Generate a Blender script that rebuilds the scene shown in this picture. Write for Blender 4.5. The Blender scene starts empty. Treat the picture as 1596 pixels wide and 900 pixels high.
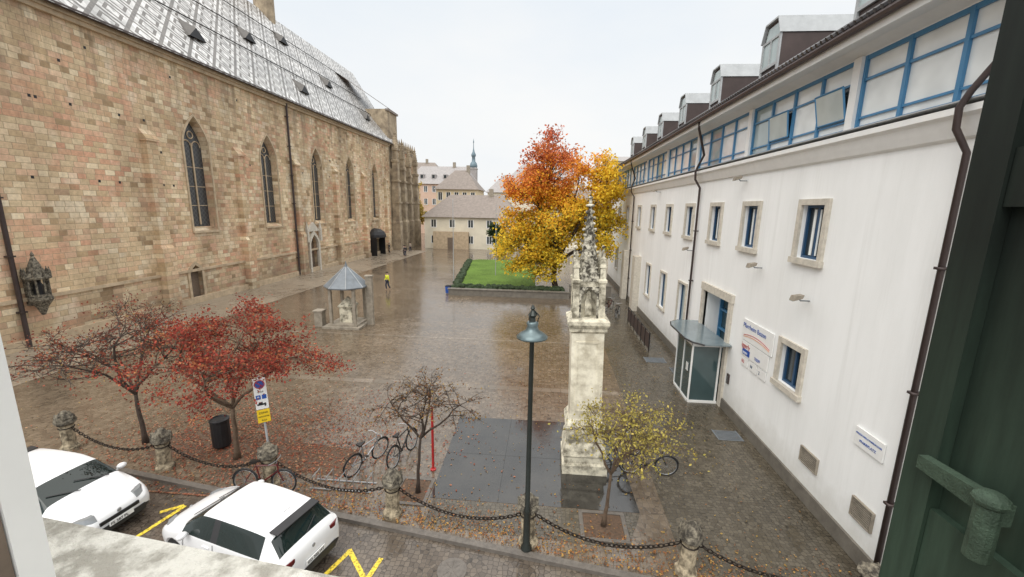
import bpy, bmesh, math, random
import numpy as np
from mathutils import Vector, Matrix
random.seed(7)
scene=bpy.context.scene
COL=scene.collection
pi=math.pi
# ------------------------------------------------------------------ materials
def newmat(name):
    m=bpy.data.materials.new(name); m.use_nodes=True
    nt=m.node_tree; b=nt.nodes.get("Principled BSDF")
    return m,nt,b
def nd(nt,t,props=None,**ins):
    n=nt.nodes.new(t)
    if props:
        for k,v in props.items(): setattr(n,k,v)
    return n
def mth(nt,op,a,b=0.0,c=None):
    n=nt.nodes.new('ShaderNodeMath'); n.operation=op
    for i,v in enumerate([a,b]+([c] if c is not None else [])):
        if hasattr(v,'links'): nt.links.new(v,n.inputs[i])
        else: n.inputs[i].default_value=v
    return n.outputs[0]
def ramp(nt,fac,stops,interp='LINEAR'):
    n=nt.nodes.new('ShaderNodeValToRGB'); cr=n.color_ramp; cr.interpolation=interp
    while len(cr.elements)<len(stops): cr.elements.new(0.5)
    for e,(p,c) in zip(cr.elements,stops):
        e.position=p; e.color=(c[0],c[1],c[2],1) if not isinstance(c,(int,float)) else (c,c,c,1)
    nt.links.new(fac,n.inputs[0]); return n.outputs[0]
def mix(nt,f,a,b,mode='MIX'):
    n=nt.nodes.new('ShaderNodeMix'); n.data_type='RGBA'; n.blend_type=mode
    for s,v in ((n.inputs[0],f),(n.inputs[6],a),(n.inputs[7],b)):
        if hasattr(v,'links'): nt.links.new(v,s)
        elif isinstance(v,(int,float)): s.default_value=v
        else: s.default_value=(v[0],v[1],v[2],1)
    return n.outputs[2]
def pos(nt):
    g=nt.nodes.new('ShaderNodeNewGeometry'); return g.outputs['Position']
def sep(nt,v):
    n=nt.nodes.new('ShaderNodeSeparateXYZ'); nt.links.new(v,n.inputs[0]); return n.outputs
def comb(nt,x,y,z=0.0):
    n=nt.nodes.new('ShaderNodeCombineXYZ')
    for i,v in enumerate((x,y,z)):
        if hasattr(v,'links'): nt.links.new(v,n.inputs[i])
        else: n.inputs[i].default_value=v
    return n.outputs[0]
def maprange(nt,v,a,b,c=0.0,d=1.0):
    n=nt.nodes.new('ShaderNodeMapRange'); nt.links.new(v,n.inputs[0])
    for i,x in enumerate((a,b,c,d)): n.inputs[i+1].default_value=x
    return n.outputs[0]
def noise(nt,vec,scale,detail=4,rough=.6):
    n=nt.nodes.new('ShaderNodeTexNoise'); n.inputs['Scale'].default_value=scale
    n.inputs['Detail'].default_value=detail; n.inputs['Roughness'].default_value=rough
    nt.links.new(vec,n.inputs['Vector']); return n.outputs['Fac']
def scaled(nt,p,s):
    mp=nt.nodes.new('ShaderNodeMapping'); nt.links.new(p,mp.inputs[0]); mp.inputs['Scale'].default_value=s; return mp.outputs[0]
def bump(nt,b,h,strength=.4,dist=.02):
    n=nt.nodes.new('ShaderNodeBump'); n.inputs['Strength'].default_value=strength; n.inputs['Distance'].default_value=dist
    nt.links.new(h,n.inputs['Height']); nt.links.new(n.outputs[0],b.inputs['Normal'])
def simple(name,c,rough=.6,metal=0.0,var=.25,scale=3.0,bmp=0.0,spec=.5,dark=None,lo=.3,hi=.7):
    m,nt,b=newmat(name); p=pos(nt)
    n1=noise(nt,p,scale,5,.65)
    d=dark if dark else tuple(x*(1-var) for x in c)
    col=ramp(nt,n1,[(lo,d),(hi,c)])
    nt.links.new(col,b.inputs['Base Color'])
    b.inputs['Roughness'].default_value=rough; b.inputs['Metallic'].default_value=metal
    b.inputs['Specular IOR Level'].default_value=spec
    if bmp: bump(nt,b,noise(nt,p,scale*8,4),bmp,.02)
    return m
def ashlar(name,horiz,rowh,colw,stops,mort=.02,mortcol=(.2,.15,.11),dirt=.5,rough=.85,redpatch=None):
    m,nt,b=newmat(name); p=pos(nt); s=sep(nt,p)
    h=s[0] if horiz=='x' else s[1]; z=s[2]
    rr=mth(nt,'DIVIDE',z,rowh); row=mth(nt,'FLOOR',rr)
    wr=nd(nt,'ShaderNodeTexWhiteNoise',{'noise_dimensions':'1D'}); nt.links.new(row,wr.inputs['W'])
    cw=mth(nt,'MULTIPLY_ADD',wr.outputs['Value'],colw*.7,colw*.65)
    cc=mth(nt,'ADD',mth(nt,'DIVIDE',h,cw),mth(nt,'MULTIPLY',wr.outputs['Value'],17.3))
    colm=mth(nt,'FLOOR',cc)
    w2=nd(nt,'ShaderNodeTexWhiteNoise',{'noise_dimensions':'2D'}); nt.links.new(comb(nt,colm,row),w2.inputs['Vector'])
    c=ramp(nt,w2.outputs['Value'],stops)
    cs=nd(nt,'ShaderNodeSeparateColor'); nt.links.new(w2.outputs['Color'],cs.inputs[0])
    if redpatch is not None:
        pn=maprange(nt,noise(nt,p,.22,3),.46,.62,0,1); k=mth(nt,'MULTIPLY',pn,mth(nt,'GREATER_THAN',cs.outputs[1],.55))
        c=mix(nt,mth(nt,'MULTIPLY',k,.75),c,redpatch)
        pn=maprange(nt,noise(nt,scaled(nt,p,(1,1.3,1)),.35,2),.52,.64,0,1); k=mth(nt,'MULTIPLY',pn,mth(nt,'GREATER_THAN',cs.outputs[2],.5))
        c=mix(nt,mth(nt,'MULTIPLY',k,.6),c,(.88,.78,.60))
    fr=mth(nt,'FRACT',rr); fc=mth(nt,'FRACT',cc)
    e1=mth(nt,'MULTIPLY',mth(nt,'MINIMUM',fr,mth(nt,'SUBTRACT',1.0,fr)),rowh)
    e2=mth(nt,'MULTIPLY',mth(nt,'MINIMUM',fc,mth(nt,'SUBTRACT',1.0,fc)),cw)
    e=mth(nt,'MINIMUM',e1,e2)
    mm=maprange(nt,e,mort*.4,mort*1.4)
    c=mix(nt,mm,mortcol,c)
    fine=noise(nt,p,5,6,.7)
    c=mix(nt,1.0,c,ramp(nt,fine,[(.25,.74),(.75,1.2)]),'MULTIPLY')
    big=noise(nt,scaled(nt,p,(1,1,.3)),.3,6,.65)
    c=mix(nt,dirt,c,ramp(nt,big,[(.33,(.58,.56,.55)),(.6,(1.07,1.07,1.06))]),'MULTIPLY')
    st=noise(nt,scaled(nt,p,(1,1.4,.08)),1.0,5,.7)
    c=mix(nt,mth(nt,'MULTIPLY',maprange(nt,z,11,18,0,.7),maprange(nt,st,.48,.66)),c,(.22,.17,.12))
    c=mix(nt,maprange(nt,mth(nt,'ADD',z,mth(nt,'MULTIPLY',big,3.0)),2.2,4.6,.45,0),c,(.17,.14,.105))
    nt.links.new(c,b.inputs['Base Color']); b.inputs['Roughness'].default_value=rough
    b.inputs['Specular IOR Level'].default_value=.15
    hh=mth(nt,'ADD',mm,mth(nt,'MULTIPLY',fine,.6)); bump(nt,b,hh,.5,.03)
    return m
M={}
CHS=[(0,(.37,.26,.155)),(.12,(.58,.43,.265)),(.35,(.71,.56,.37)),(.5,(.66,.47,.30)),(.65,(.85,.71,.50)),(.8,(.64,.50,.32)),(.92,(.74,.50,.345)),(1,(.47,.335,.22))]
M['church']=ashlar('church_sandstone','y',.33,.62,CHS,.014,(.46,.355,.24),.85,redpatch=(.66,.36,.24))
M['church_dark']=simple('weathered_sandstone',(.52,.42,.29),.9,0,.6,.9,.5,dark=(.18,.14,.10))
M['trim']=simple('church_trim_stone',(.60,.47,.32),.85,0,.4,2,.3)
M['stone']=simple('old_limestone',(.72,.67,.53),.85,0,.6,3.2,.5,dark=(.19,.17,.125),lo=.38,hi=.58)
M['stone_light']=simple('shrine_shaft_stone',(.88,.83,.68),.8,0,.3,1.8,.3,dark=(.50,.45,.34),lo=.36,hi=.6)
M['stone_dark']=simple('lichen_stone',(.68,.64,.52),.9,0,.6,7,.6,dark=(.06,.052,.04),lo=.42,hi=.60)
M['bollard']=simple('weathered_bollard_stone',(.54,.45,.31),.9,0,.6,7,.6,dark=(.11,.09,.06),lo=.38,hi=.64)
M['bollard_cap']=simple('dark_bollard_stone',(.30,.265,.20),.9,0,.6,9,.8,dark=(.05,.043,.034),lo=.4,hi=.66)
M['frame_stone']=simple('window_surround_stone',(.66,.61,.52),.8,0,.3,6,.2)
M['concrete']=simple('concrete_sill',(.74,.72,.65),.85,0,.35,14,.6,dark=(.38,.36,.31),lo=.42,hi=.58)
M['black']=simple('black_metal',(.025,.025,.027),.45,.3,.3)
M['iron']=simple('rusty_iron',(.045,.034,.027),.6,.6,.5,20)
M['pipe']=simple('brown_copper_pipe',(.07,.05,.047),.5,.3,.3)
M['lampgreen']=simple('lamp_paint',(.04,.048,.044),.35,.4,.3,6)
M['shade']=simple('lamp_shade_metal',(.15,.20,.21),.3,.5,.3,6)
M['metalroof']=simple('zinc_roof',(.20,.225,.25),.5,.1,.35,2)
M['zinc']=simple('zinc_light',(.48,.50,.51),.6,.1,.25,2)
M['canopy']=simple('canopy_grey_glass',(.22,.27,.29),.12,.1,.2,2)
M['brownmetal']=simple('brown_sheet_metal',(.09,.065,.06),.5,.2,.3,2)
M['white']=simple('white_paint',(.86,.86,.84),.5,0,.08)
M['cream']=simple('cream_plaster',(.80,.74,.60),.9,0,.2,.5)
M['yellowwall']=simple('yellow_plaster',(.78,.65,.44),.9,0,.15,.5)
M['pinkwall']=simple('salmon_plaster',(.68,.49,.38),.9,0,.15,.5)
M['brown']=simple('brown_wood',(.20,.15,.11),.6,0,.4,10)
M['blue']=simple('blue_window_paint',(.07,.24,.44),.4,0,.15)
M['bluedark']=simple('dark_blue_frame',(.025,.08,.17),.4,0,.2)
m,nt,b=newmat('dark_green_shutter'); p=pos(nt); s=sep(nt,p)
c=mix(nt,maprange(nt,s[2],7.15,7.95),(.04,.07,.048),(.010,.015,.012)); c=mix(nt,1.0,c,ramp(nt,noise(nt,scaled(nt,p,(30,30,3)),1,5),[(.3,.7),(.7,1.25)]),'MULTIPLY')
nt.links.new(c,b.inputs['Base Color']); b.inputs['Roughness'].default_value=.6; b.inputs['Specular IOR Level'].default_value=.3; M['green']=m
M['greenlight']=simple('green_shutter_paint',(.07,.11,.075),.6,0,.5,22,.4,spec=.3)
M['bark']=simple('tree_bark',(.17,.115,.075),.9,0,.5,9,.6)
M['barkdark']=simple('dark_tree_bark',(.075,.053,.04),.9,0,.4,9,.5)
M['tyre']=simple('tyre_rubber',(.02,.02,.02),.8)
M['alloy']=simple('alloy_rim',(.40,.41,.42),.35,.6)
M['plastic']=simple('black_plastic',(.03,.03,.032),.5)
M['redlight']=simple('tail_light_red',(.12,.006,.008),.12)
M['headlight']=simple('head_light_glass',(.35,.37,.38),.08,.3)
M['red']=simple('red_enamel',(.50,.03,.03),.35)
M['yellow']=simple('yellow_sign',(.90,.62,.02),.5,0,.08)
M['yellowline']=simple('yellow_road_paint',(.85,.63,.06),.5,0,.6,16,lo=.42,hi=.52)
M['signblue']=simple('sign_blue',(.02,.10,.45),.4)
M['orange']=simple('sign_orange',(.75,.25,.05),.5)
M['skin']=simple('skin',(.5,.32,.24),.6)
M['hair']=simple('dark_hair',(.03,.02,.015),.7)
M['hivis']=simple('hi_vis_cloth',(.80,.85,.06),.8)
M['jeans']=simple('dark_jeans',(.03,.04,.07),.9)
M['coat']=simple('dark_coat',(.03,.03,.035),.9)
M['coatlight']=simple('beige_coat',(.45,.40,.33),.9)
M['saddle']=simple('saddle_leather',(.02,.016,.014),.5)
M['bikered']=simple('bike_frame_dark_red',(.12,.02,.02),.3)
M['bikeblack']=simple('bike_frame_black',(.02,.02,.022),.3)
M['bikesilver']=simple('bike_frame_silver',(.45,.46,.48),.3,.6)
M['soil']=simple('leafy_soil',(.17,.10,.06),.8,0,.6,14,.6,dark=(.055,.04,.028))
M['greyroof']=simple('grey_tile_roof',(.28,.235,.205),.7,0,.35,2,.3)
M['greyroof2']=simple('pale_tile_roof',(.38,.355,.345),.7,0,.3,2,.3)
M['ventroof']=simple('dark_vent_roof',(.13,.12,.11),.6,0,.35,4,.3)
M['verdigris']=simple('copper_dome',(.17,.24,.28),.5,.2,.2)
M['hedge']=simple('hedge_green',(.035,.06,.022),.9,0,.5,9,.8)
M['plinth']=simple('grey_plinth',(.20,.18,.15),.6,0,.4,3,.3)
M['rubble']=simple('rubble_stone_wall',(.40,.35,.28),.9,0,.5,3,.6)
def glass(name,c,rough=.06,spec=.8):
    m,nt,b=newmat(name); p=pos(nt); n1=noise(nt,p,1.3,2)
    nt.links.new(ramp(nt,n1,[(.3,tuple(x*.8 for x in c)),(.7,c)]),b.inputs['Base Color'])
    b.inputs['Roughness'].default_value=rough; b.inputs['Specular IOR Level'].default_value=spec
    return m
M['glass']=glass('dark_window_glass',(.035,.045,.05))
M['carglass']=glass('car_glass',(.012,.022,.02),.03,.6)
M['paleglass']=glass('blind_window_glass',(.91,.94,.93),.15)
M['greyglass']=glass('grey_window_glass',(.42,.50,.50),.08)
M['sashglass']=glass('open_sash_glass',(.60,.66,.65),.06)
M['cyanglass']=glass('entrance_glass',(.06,.10,.105),.04,.9)
m,nt,b=newmat('car_paint'); b.inputs['Roughness'].default_value=.25; b.inputs['Coat Weight'].default_value=.5
nt.links.new(ramp(nt,noise(nt,pos(nt),2,3),[(.3,(.76,.765,.77)),(.7,(.82,.825,.83))]),b.inputs['Base Color']); M['carpaint']=m
m,nt,b=newmat('leaded_church_glass'); p=pos(nt); s=sep(nt,p)
fa=mth(nt,'FRACT',mth(nt,'MULTIPLY',mth(nt,'ADD',s[1],s[2]),2.6)); fb=mth(nt,'FRACT',mth(nt,'MULTIPLY',mth(nt,'SUBTRACT',s[1],s[2]),2.6))
k=mth(nt,'MAXIMUM',mth(nt,'GREATER_THAN',fa,.86),mth(nt,'GREATER_THAN',fb,.86))
nt.links.new(mix(nt,k,(.03,.032,.035),(.10,.095,.09)),b.inputs['Base Color']); b.inputs['Roughness'].default_value=.3; M['leaded']=m
m,nt,b=newmat('white_stucco'); p=pos(nt); s=sep(nt,p)
n1=noise(nt,scaled(nt,p,(1,1,.2)),.7,6,.7)
c=ramp(nt,n1,[(.3,(.83,.835,.82)),(.65,(.915,.92,.91))])
n2=noise(nt,scaled(nt,p,(1,3,.12)),1.0,6,.75)
c=mix(nt,mth(nt,'MULTIPLY',maprange(nt,n2,.52,.72),.22),c,(.55,.55,.52))
c=mix(nt,maprange(nt,mth(nt,'ADD',s[2],mth(nt,'MULTIPLY',noise(nt,p,2.0,5),1.2)),.7,1.9,.55,0),c,(.46,.44,.38))
nt.links.new(c,b.inputs['Base Color']); b.inputs['Roughness'].default_value=.9
bump(nt,b,noise(nt,p,55,3),.25,.01); M['stucco']=m
m,nt,b=newmat('patterned_glazed_tiles'); p=pos(nt); s=sep(nt,p)
a=mth(nt,'MULTIPLY',s[1],.42); z2=mth(nt,'MULTIPLY',s[2],.50)
def tri(x): 
    f=mth(nt,'FRACT',x); return mth(nt,'ABSOLUTE',mth(nt,'SUBTRACT',f,.5))
mx=mth(nt,'MAXIMUM',tri(mth(nt,'ADD',a,z2)),tri(mth(nt,'SUBTRACT',a,z2)))
l1=mth(nt,'GREATER_THAN',mx,.43); l2=mth(nt,'LESS_THAN',mth(nt,'ABSOLUTE',mth(nt,'SUBTRACT',mx,.24)),.055)
ln=mth(nt,'MAXIMUM',l1,l2)
cb=mix(nt,ln,(.72,.71,.69),(.17,.155,.14))
wn=nd(nt,'ShaderNodeTexWhiteNoise',{'noise_dimensions':'2D'})
nt.links.new(comb(nt,mth(nt,'FLOOR',mth(nt,'MULTIPLY',s[1],5.0)),mth(nt,'FLOOR',mth(nt,'MULTIPLY',s[2],4.0))),wn.inputs['Vector'])
cb=mix(nt,1.0,cb,ramp(nt,wn.outputs['Value'],[(0,.6),(1,1.15)]),'MULTIPLY')
cb=mix(nt,.8,cb,ramp(nt,noise(nt,p,.25,5),[(.35,.6),(.65,1.1)]),'MULTIPLY')
nt.links.new(cb,b.inputs['Base Color']); b.inputs['Roughness'].default_value=.36; b.inputs['Specular IOR Level'].default_value=.45
fz=mth(nt,'FRACT',mth(nt,'MULTIPLY',s[2],4.0)); bump(nt,b,fz,.4,.04); M['churchroof']=m
m,nt,b=newmat('dark_roof_tiles'); p=pos(nt); s=sep(nt,p)
wv=mth(nt,'ABSOLUTE',mth(nt,'SINE',mth(nt,'MULTIPLY',s[1],16.0)))
nt.links.new(mix(nt,wv,(.03,.028,.03),(.12,.115,.12)),b.inputs['Base Color']); b.inputs['Roughness'].default_value=.5; bump(nt,b,wv,.8,.05); M['darktile']=m
def paving(name,sc,c1,c2,c3,wet=(.10,.42),joint=.35,jw=.06,rnd=.55,bs=.3,spec=.6,big=(.72,1.18),rows=None):
    m,nt,b=newmat(name); p=pos(nt)
    def V(feat):
        v=nd(nt,'ShaderNodeTexVoronoi',{'feature':feat}); v.inputs['Scale'].default_value=sc; v.inputs['Randomness'].default_value=rnd; nt.links.new(p,v.inputs['Vector']); return v
    vo=V('F1'); ve=V('DISTANCE_TO_EDGE')
    cs=nd(nt,'ShaderNodeSeparateColor'); nt.links.new(vo.outputs['Color'],cs.inputs[0])
    c=ramp(nt,cs.outputs[0],[(0,c1),(.5,c2),(1,c3)])
    mr=maprange(nt,ve.outputs['Distance'],0,jw)
    c=mix(nt,mr,tuple(x*joint for x in c1),c)
    bg_=noise(nt,p,.16,6,.62); med=noise(nt,p,1.1,5,.6)
    c=mix(nt,.8,c,ramp(nt,bg_,[(.35,big[0]),(.65,big[1])]),'MULTIPLY')
    c=mix(nt,.4,c,ramp(nt,med,[(.35,.75),(.65,1.15)]),'MULTIPLY')
    nt.links.new(c,b.inputs['Base Color'])
    r=maprange(nt,mth(nt,'ADD',mth(nt,'MULTIPLY',bg_,.5),mth(nt,'MULTIPLY',med,.5)),.40,.60,wet[0],wet[1])
    nt.links.new(r,b.inputs['Roughness']); b.inputs['Specular IOR Level'].default_value=spec
    bump(nt,b,mth(nt,'ADD',mr,mth(nt,'MULTIPLY',cs.outputs[1],.5)),bs,.006)
    return m
M['ground']=paving('wet_porphyry_paving',6.5,(.12,.09,.062),(.15,.115,.08),(.19,.148,.105),(.08,.25),.5,.05,bs=.16,spec=.8)
M['road']=paving('wet_sett_road',8.5,(.09,.072,.056),(.125,.10,.078),(.16,.13,.10),(.10,.32),.42,.08,bs=.3)
M['side']=paving('wet_fine_setts',9,(.075,.062,.043),(.10,.084,.06),(.13,.11,.08),(.12,.32),.42,.08,bs=.4,spec=.55)
m,nt,b=newmat('wet_dark_slab'); p=pos(nt)
n1=noise(nt,p,.7,5,.6); nt.links.new(ramp(nt,n1,[(.35,(.030,.028,.025)),(.65,(.050,.046,.04))]),b.inputs['Base Color'])
nt.links.new(maprange(nt,noise(nt,p,1.6,4),.4,.62,.015,.14),b.inputs['Roughness']); b.inputs['Specular IOR Level'].default_value=.8
bump(nt,b,noise(nt,p,2.5,3),.06,.01); M['slab']=m
M['strip']=paving('pale_paving_strip',2.2,(.155,.125,.092),(.18,.145,.108),(.21,.17,.13),(.10,.3),.6,.03,bs=.2,spec=.7)
M['apron']=paving('pale_church_apron',7,(.25,.205,.155),(.30,.25,.19),(.36,.30,.23),(.2,.45),.6,.05,bs=.25)
M['kerb']=simple('granite_kerb',(.17,.15,.13),.4,0,.4,8,.3)
m,nt,b=newmat('lawn_grass'); p=pos(nt)
c=ramp(nt,noise(nt,p,6,6,.75),[(.3,(.075,.14,.022)),(.7,(.17,.27,.05))]); c=mix(nt,.8,c,ramp(nt,noise(nt,p,.4,4),[(.3,.65),(.7,1.25)]),'MULTIPLY')
nt.links.new(c,b.inputs['Base Color']); b.inputs['Roughness'].default_value=.9; b.inputs['Specular IOR Level'].default_value=.2; bump(nt,b,noise(nt,p,20,3),1,.1); M['grass']=m
m,nt,b=newmat('autumn_leaves'); at=nd(nt,'ShaderNodeAttribute',{'attribute_name':'leaf_colour'})
nt.links.new(at.outputs['Color'],b.inputs['Base Color']); b.inputs['Roughness'].default_value=.7; b.inputs['Specular IOR Level'].default_value=.15
tr=nd(nt,'ShaderNodeBsdfTranslucent'); nt.links.new(at.outputs['Color'],tr.inputs[0])
ms=nd(nt,'ShaderNodeMixShader'); ms.inputs[0].default_value=.35
out=[n for n in nt.nodes if n.type=='OUTPUT_MATERIAL'][0]
nt.links.new(b.outputs[0],ms.inputs[1]); nt.links.new(tr.outputs[0],ms.inputs[2]); nt.links.new(ms.outputs[0],out.inputs[0]); M['leaf']=m
# ------------------------------------------------------------------ mesh builder
class MB:
    def __init__(s): s.v=[]; s.f=[]; s.m=[]
    def add(s,vs,fs,mi=0):
        o=len(s.v); s.v+= [tuple(v) for v in vs]; s.f+=[tuple(i+o for i in f) for f in fs]; s.m+=[mi]*len(fs); return s
    def b(s,x0,x1,y0,y1,z0,z1,mi=0):
        return s.add([(x0,y0,z0),(x1,y0,z0),(x1,y1,z0),(x0,y1,z0),(x0,y0,z1),(x1,y0,z1),(x1,y1,z1),(x0,y1,z1)],
          [(0,3,2,1),(4,5,6,7),(0,1,5,4),(1,2,6,5),(2,3,7,6),(3,0,4,7)],mi)
    def prism(s,pts,fn,t0,t1,mi=0,pts2=None):
        n=len(pts); p2=pts2 or pts
        vs=[fn(p,q,t0) for p,q in pts]+[fn(p,q,t1) for p,q in p2]
        fs=[tuple(range(n-1,-1,-1)),tuple(range(n,2*n))]+[(i,(i+1)%n,n+(i+1)%n,n+i) for i in range(n)]
        return s.add(vs,fs,mi)
    def tube(s,pts,rad,n=6,mi=0,cap=True,closed=False):
        P=[Vector(p) for p in pts]; k=len(P)
        if not isinstance(rad,(list,tuple)): rad=[rad]*k
        vs=[]; ref=None
        for i in range(k):
            if closed: t=P[(i+1)%k]-P[i-1]
            else: t=P[min(i+1,k-1)]-P[max(i-1,0)]
            if t.length<1e-9: t=Vector((0,0,1))
            t.normalize()
            if ref is None: ref=Vector((1,0,0)) if abs(t.x)<.8 else Vector((0,1,0))
            u=(ref-t*ref.dot(t))
            if u.length<1e-4: u=t.orthogonal()
            u.normalize(); w=t.cross(u); ref=u
            for j in range(n):
                a=2*pi*j/n; vs.append(P[i]+u*(rad[i]*math.cos(a))+w*(rad[i]*math.sin(a)))
        fs=[]
        for i in range(k if closed else k-1):
            for j in range(n):
                i2=(i+1)%k; fs.append((i*n+j,i*n+(j+1)%n,i2*n+(j+1)%n,i2*n+j))
        if cap and not closed: fs.append(tuple(range(n-1,-1,-1))); fs.append(tuple((k-1)*n+j for j in range(n)))
        return s.add(vs,fs,mi)
    def lathe(s,prof,n=16,c=(0,0,0),mi=0,rot=0):
        vs=[]; fs=[]
        for r,z in prof:
            for j in range(n):
                a=2*pi*j/n+rot; vs.append((c[0]+r*math.cos(a),c[1]+r*math.sin(a),c[2]+z))
        k=len(prof)
        for i in range(k-1):
            for j in range(n): fs.append((i*n+j,i*n+(j+1)%n,(i+1)*n+(j+1)%n,(i+1)*n+j))
        fs.append(tuple(range(n-1,-1,-1))); fs.append(tuple((k-1)*n+j for j in range(n)))
        return s.add(vs,fs,mi)
    def sq(s,prof,c=(0,0,0),mi=0):
        return s.lathe([(r*math.sqrt(2),z) for r,z in prof],4,c,mi,pi/4)
    def ball(s,c,r,n=8,mi=0):
        if not isinstance(r,(tuple,list)): r=(r,r,r)
        prof=[(math.sin(pi*i/n),-math.cos(pi*i/n)) for i in range(n+1)]
        o=len(s.v); s.lathe([(max(a,.001),b) for a,b in prof],n+2,(0,0,0),mi)
        for i in range(o,len(s.v)):
            v=s.v[i]; s.v[i]=(c[0]+v[0]*r[0],c[1]+v[1]*r[1],c[2]+v[2]*r[2])
        return s
    def build(s,name,parent=None,mats=(),smooth=False,**props):
        me=bpy.data.meshes.new(name); me.from_pydata(s.v,[],s.f); me.update()
        for m_ in mats: me.materials.append(M[m_] if isinstance(m_,str) else m_)
        me.polygons.foreach_set('material_index',s.m)
        if smooth: me.polygons.foreach_set('use_smooth',[True]*len(s.f))
        o=bpy.data.objects.new(name,me); COL.objects.link(o)
        if parent: o.parent=parent
        for k,v in props.items(): o[k]=v
        return o
def thing(name,label,cat,loc=(0,0,0),rz=0,group=None):
    o=bpy.data.objects.new(name,None); COL.objects.link(o); o.location=loc; o.rotation_euler=(0,0,rz)
    o.empty_display_size=.3; o["label"]=label; o["category"]=cat
    if group: o["group"]=group
    return o
def tag(o,label,cat,group=None):
    o["label"]=label; o["category"]=cat
    if group: o["group"]=group
    return o
def copything(o,loc=None,rz=None):
    c=o.copy(); COL.objects.link(c)
    def rec(src,dst):
        for ch in src.children:
            k=ch.copy(); COL.objects.link(k); k.parent=dst; rec(ch,k)
    rec(o,c)
    if loc is not None: c.location=loc
    if rz is not None: c.rotation_euler=(0,0,rz)
    return c
def evalmesh(o):
    dg=bpy.context.evaluated_depsgraph_get(); dg.update()
    me=bpy.data.meshes.new_from_object(o.evaluated_get(dg)); o.modifiers.clear(); o.data=me
def fixn(me):
    bm=bmesh.new(); bm.from_mesh(me); bmesh.ops.recalc_face_normals(bm,faces=bm.faces); bm.to_mesh(me); bm.free()
def cut(o,mb):
    c=mb.build('cutter'); fixn(c.data); md=o.modifiers.new('b','BOOLEAN'); md.object=c; md.operation='DIFFERENCE'; md.solver='EXACT'
    bpy.context.view_layer.update(); evalmesh(o)
    bpy.data.objects.remove(c)
def text(s,size,loc,mat,parent=None,R=None,name='lettering',align='LEFT',ext=.003):
    cu=bpy.data.curves.new(name,'FONT'); cu.body=s; cu.size=size; cu.align_x=align; cu.extrude=ext
    t=bpy.data.objects.new('tmp',cu); COL.objects.link(t); bpy.context.view_layer.update()
    dg=bpy.context.evaluated_depsgraph_get(); me=bpy.data.meshes.new_from_object(t.evaluated_get(dg)); bpy.data.objects.remove(t)
    me.materials.clear(); me.materials.append(M[mat])
    o=bpy.data.objects.new(name,me); COL.objects.link(o)
    mt=Matrix.Translation(loc)@((R or Matrix.Identity(3)).to_4x4())
    if parent: o.parent=parent
    o.matrix_local=mt
    return o
def colsR(x,y): 
    x=Vector(x).normalized(); y=Vector(y).normalized(); z=x.cross(y); return Matrix((x,y,z)).transposed()
R_WALL=colsR((0,-1,0),(0,0,1))
FYZ=lambda p,q,t:(t,p,q)
FXZ=lambda p,q,t:(p,t,q)
FXY=lambda p,q,t:(p,q,t)
def arch(c,w,z0,zs,za,n=8):
    pts=[(c-w/2,z0),(c+w/2,z0)]
    for i in range(n+1):
        t=i/n; pts.append((c+w/2*(1-t**1.9),zs+(za-zs)*t))
    for i in range(n-1,-1,-1):
        t=i/n; pts.append((c-w/2*(1-t**1.9),zs+(za-zs)*t))
    return pts
def archring(mb,c,w,z0,zs,za,x0,x1,th,mi=0):
    o=arch(c,w+2*th,z0,zs,za+th*1.4); i=arch(c,w,z0,zs,za)
    n=len(o)
    for k in range(1,n-1):
        mb.prism([o[k],o[k+1],i[k+1],i[k]],FYZ,x0,x1,mi)
    mb.prism([o[n-1],o[0],i[0],i[n-1]],FYZ,x0,x1,mi)
# ------------------------------------------------------------------ setting sheets
def sheet(name,pts,z,mat):
    mb=MB(); mb.add([(x,y,z) for x,y in pts],[tuple(range(len(pts)))])
    o=mb.build(name,None,[mat]); o["kind"]="structure"; return o
sheet('ground',[(-500,-60),(500,-60),(500,900),(-500,900)],0,'ground')
def chain_y(x): return 8.70-.15*x
sheet('road',[(-40,-10),(7.3,-10),(7.3,chain_y(7.3)-.55),(-40,chain_y(-40)-.55)],.004,'road')
mb=MB()
mb.add([(-40,chain_y(-40)-.55,.0),(7.3,chain_y(7.3)-.55,0),(7.3,chain_y(7.3)-.38,0),(-40,chain_y(-40)-.38,0),(-40,chain_y(-40)-.55,.1),(7.3,chain_y(7.3)-.55,.1),(7.3,chain_y(7.3)-.38,.1),(-40,chain_y(-40)-.38,.1)],[(0,3,2,1),(4,5,6,7),(0,1,5,4),(1,2,6,5),(2,3,7,6),(3,0,4,7)])
o=mb.build('kerb',None,['kerb']); o["kind"]="structure"
sheet('side_pavement',[(3.4,8.3),(7.43,7.7),(7.43,40),(3.9,40)],.004,'side')
sheet('pavement_slab',[(-3.0,10.0),(2.75,10.0),(2.6,14.6),(-3.1,14.6)],.008,'slab')
mb=MB()
for x in (-1.1,.85): mb.b(x,x+.009,10.0,14.6,.0083,.0095)
mb.b(-3.0,2.7,12.2,12.209,.0083,.0093)
o=mb.build('slab_joint',None,['black']); o["kind"]="structure"
sheet('paving_strip',[(-27.5,17.2),(3.4,17.2),(3.4,17.6),(-27.5,17.6)],.004,'strip')
sheet('paving_strip',[(-27.5,24.0),(3.4,24.0),(3.4,24.3),(-27.5,24.3)],.004,'strip')
sheet('church_pavement',[(-28.2,8),(-23.0,8),(-21.5,74),(-28.2,74)],.005,'apron')
sheet('chain_pavement',[(-2.9,9.0),(2.2,8.75),(2.75,9.97),(-2.9,9.97)],.006,'side')
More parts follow.
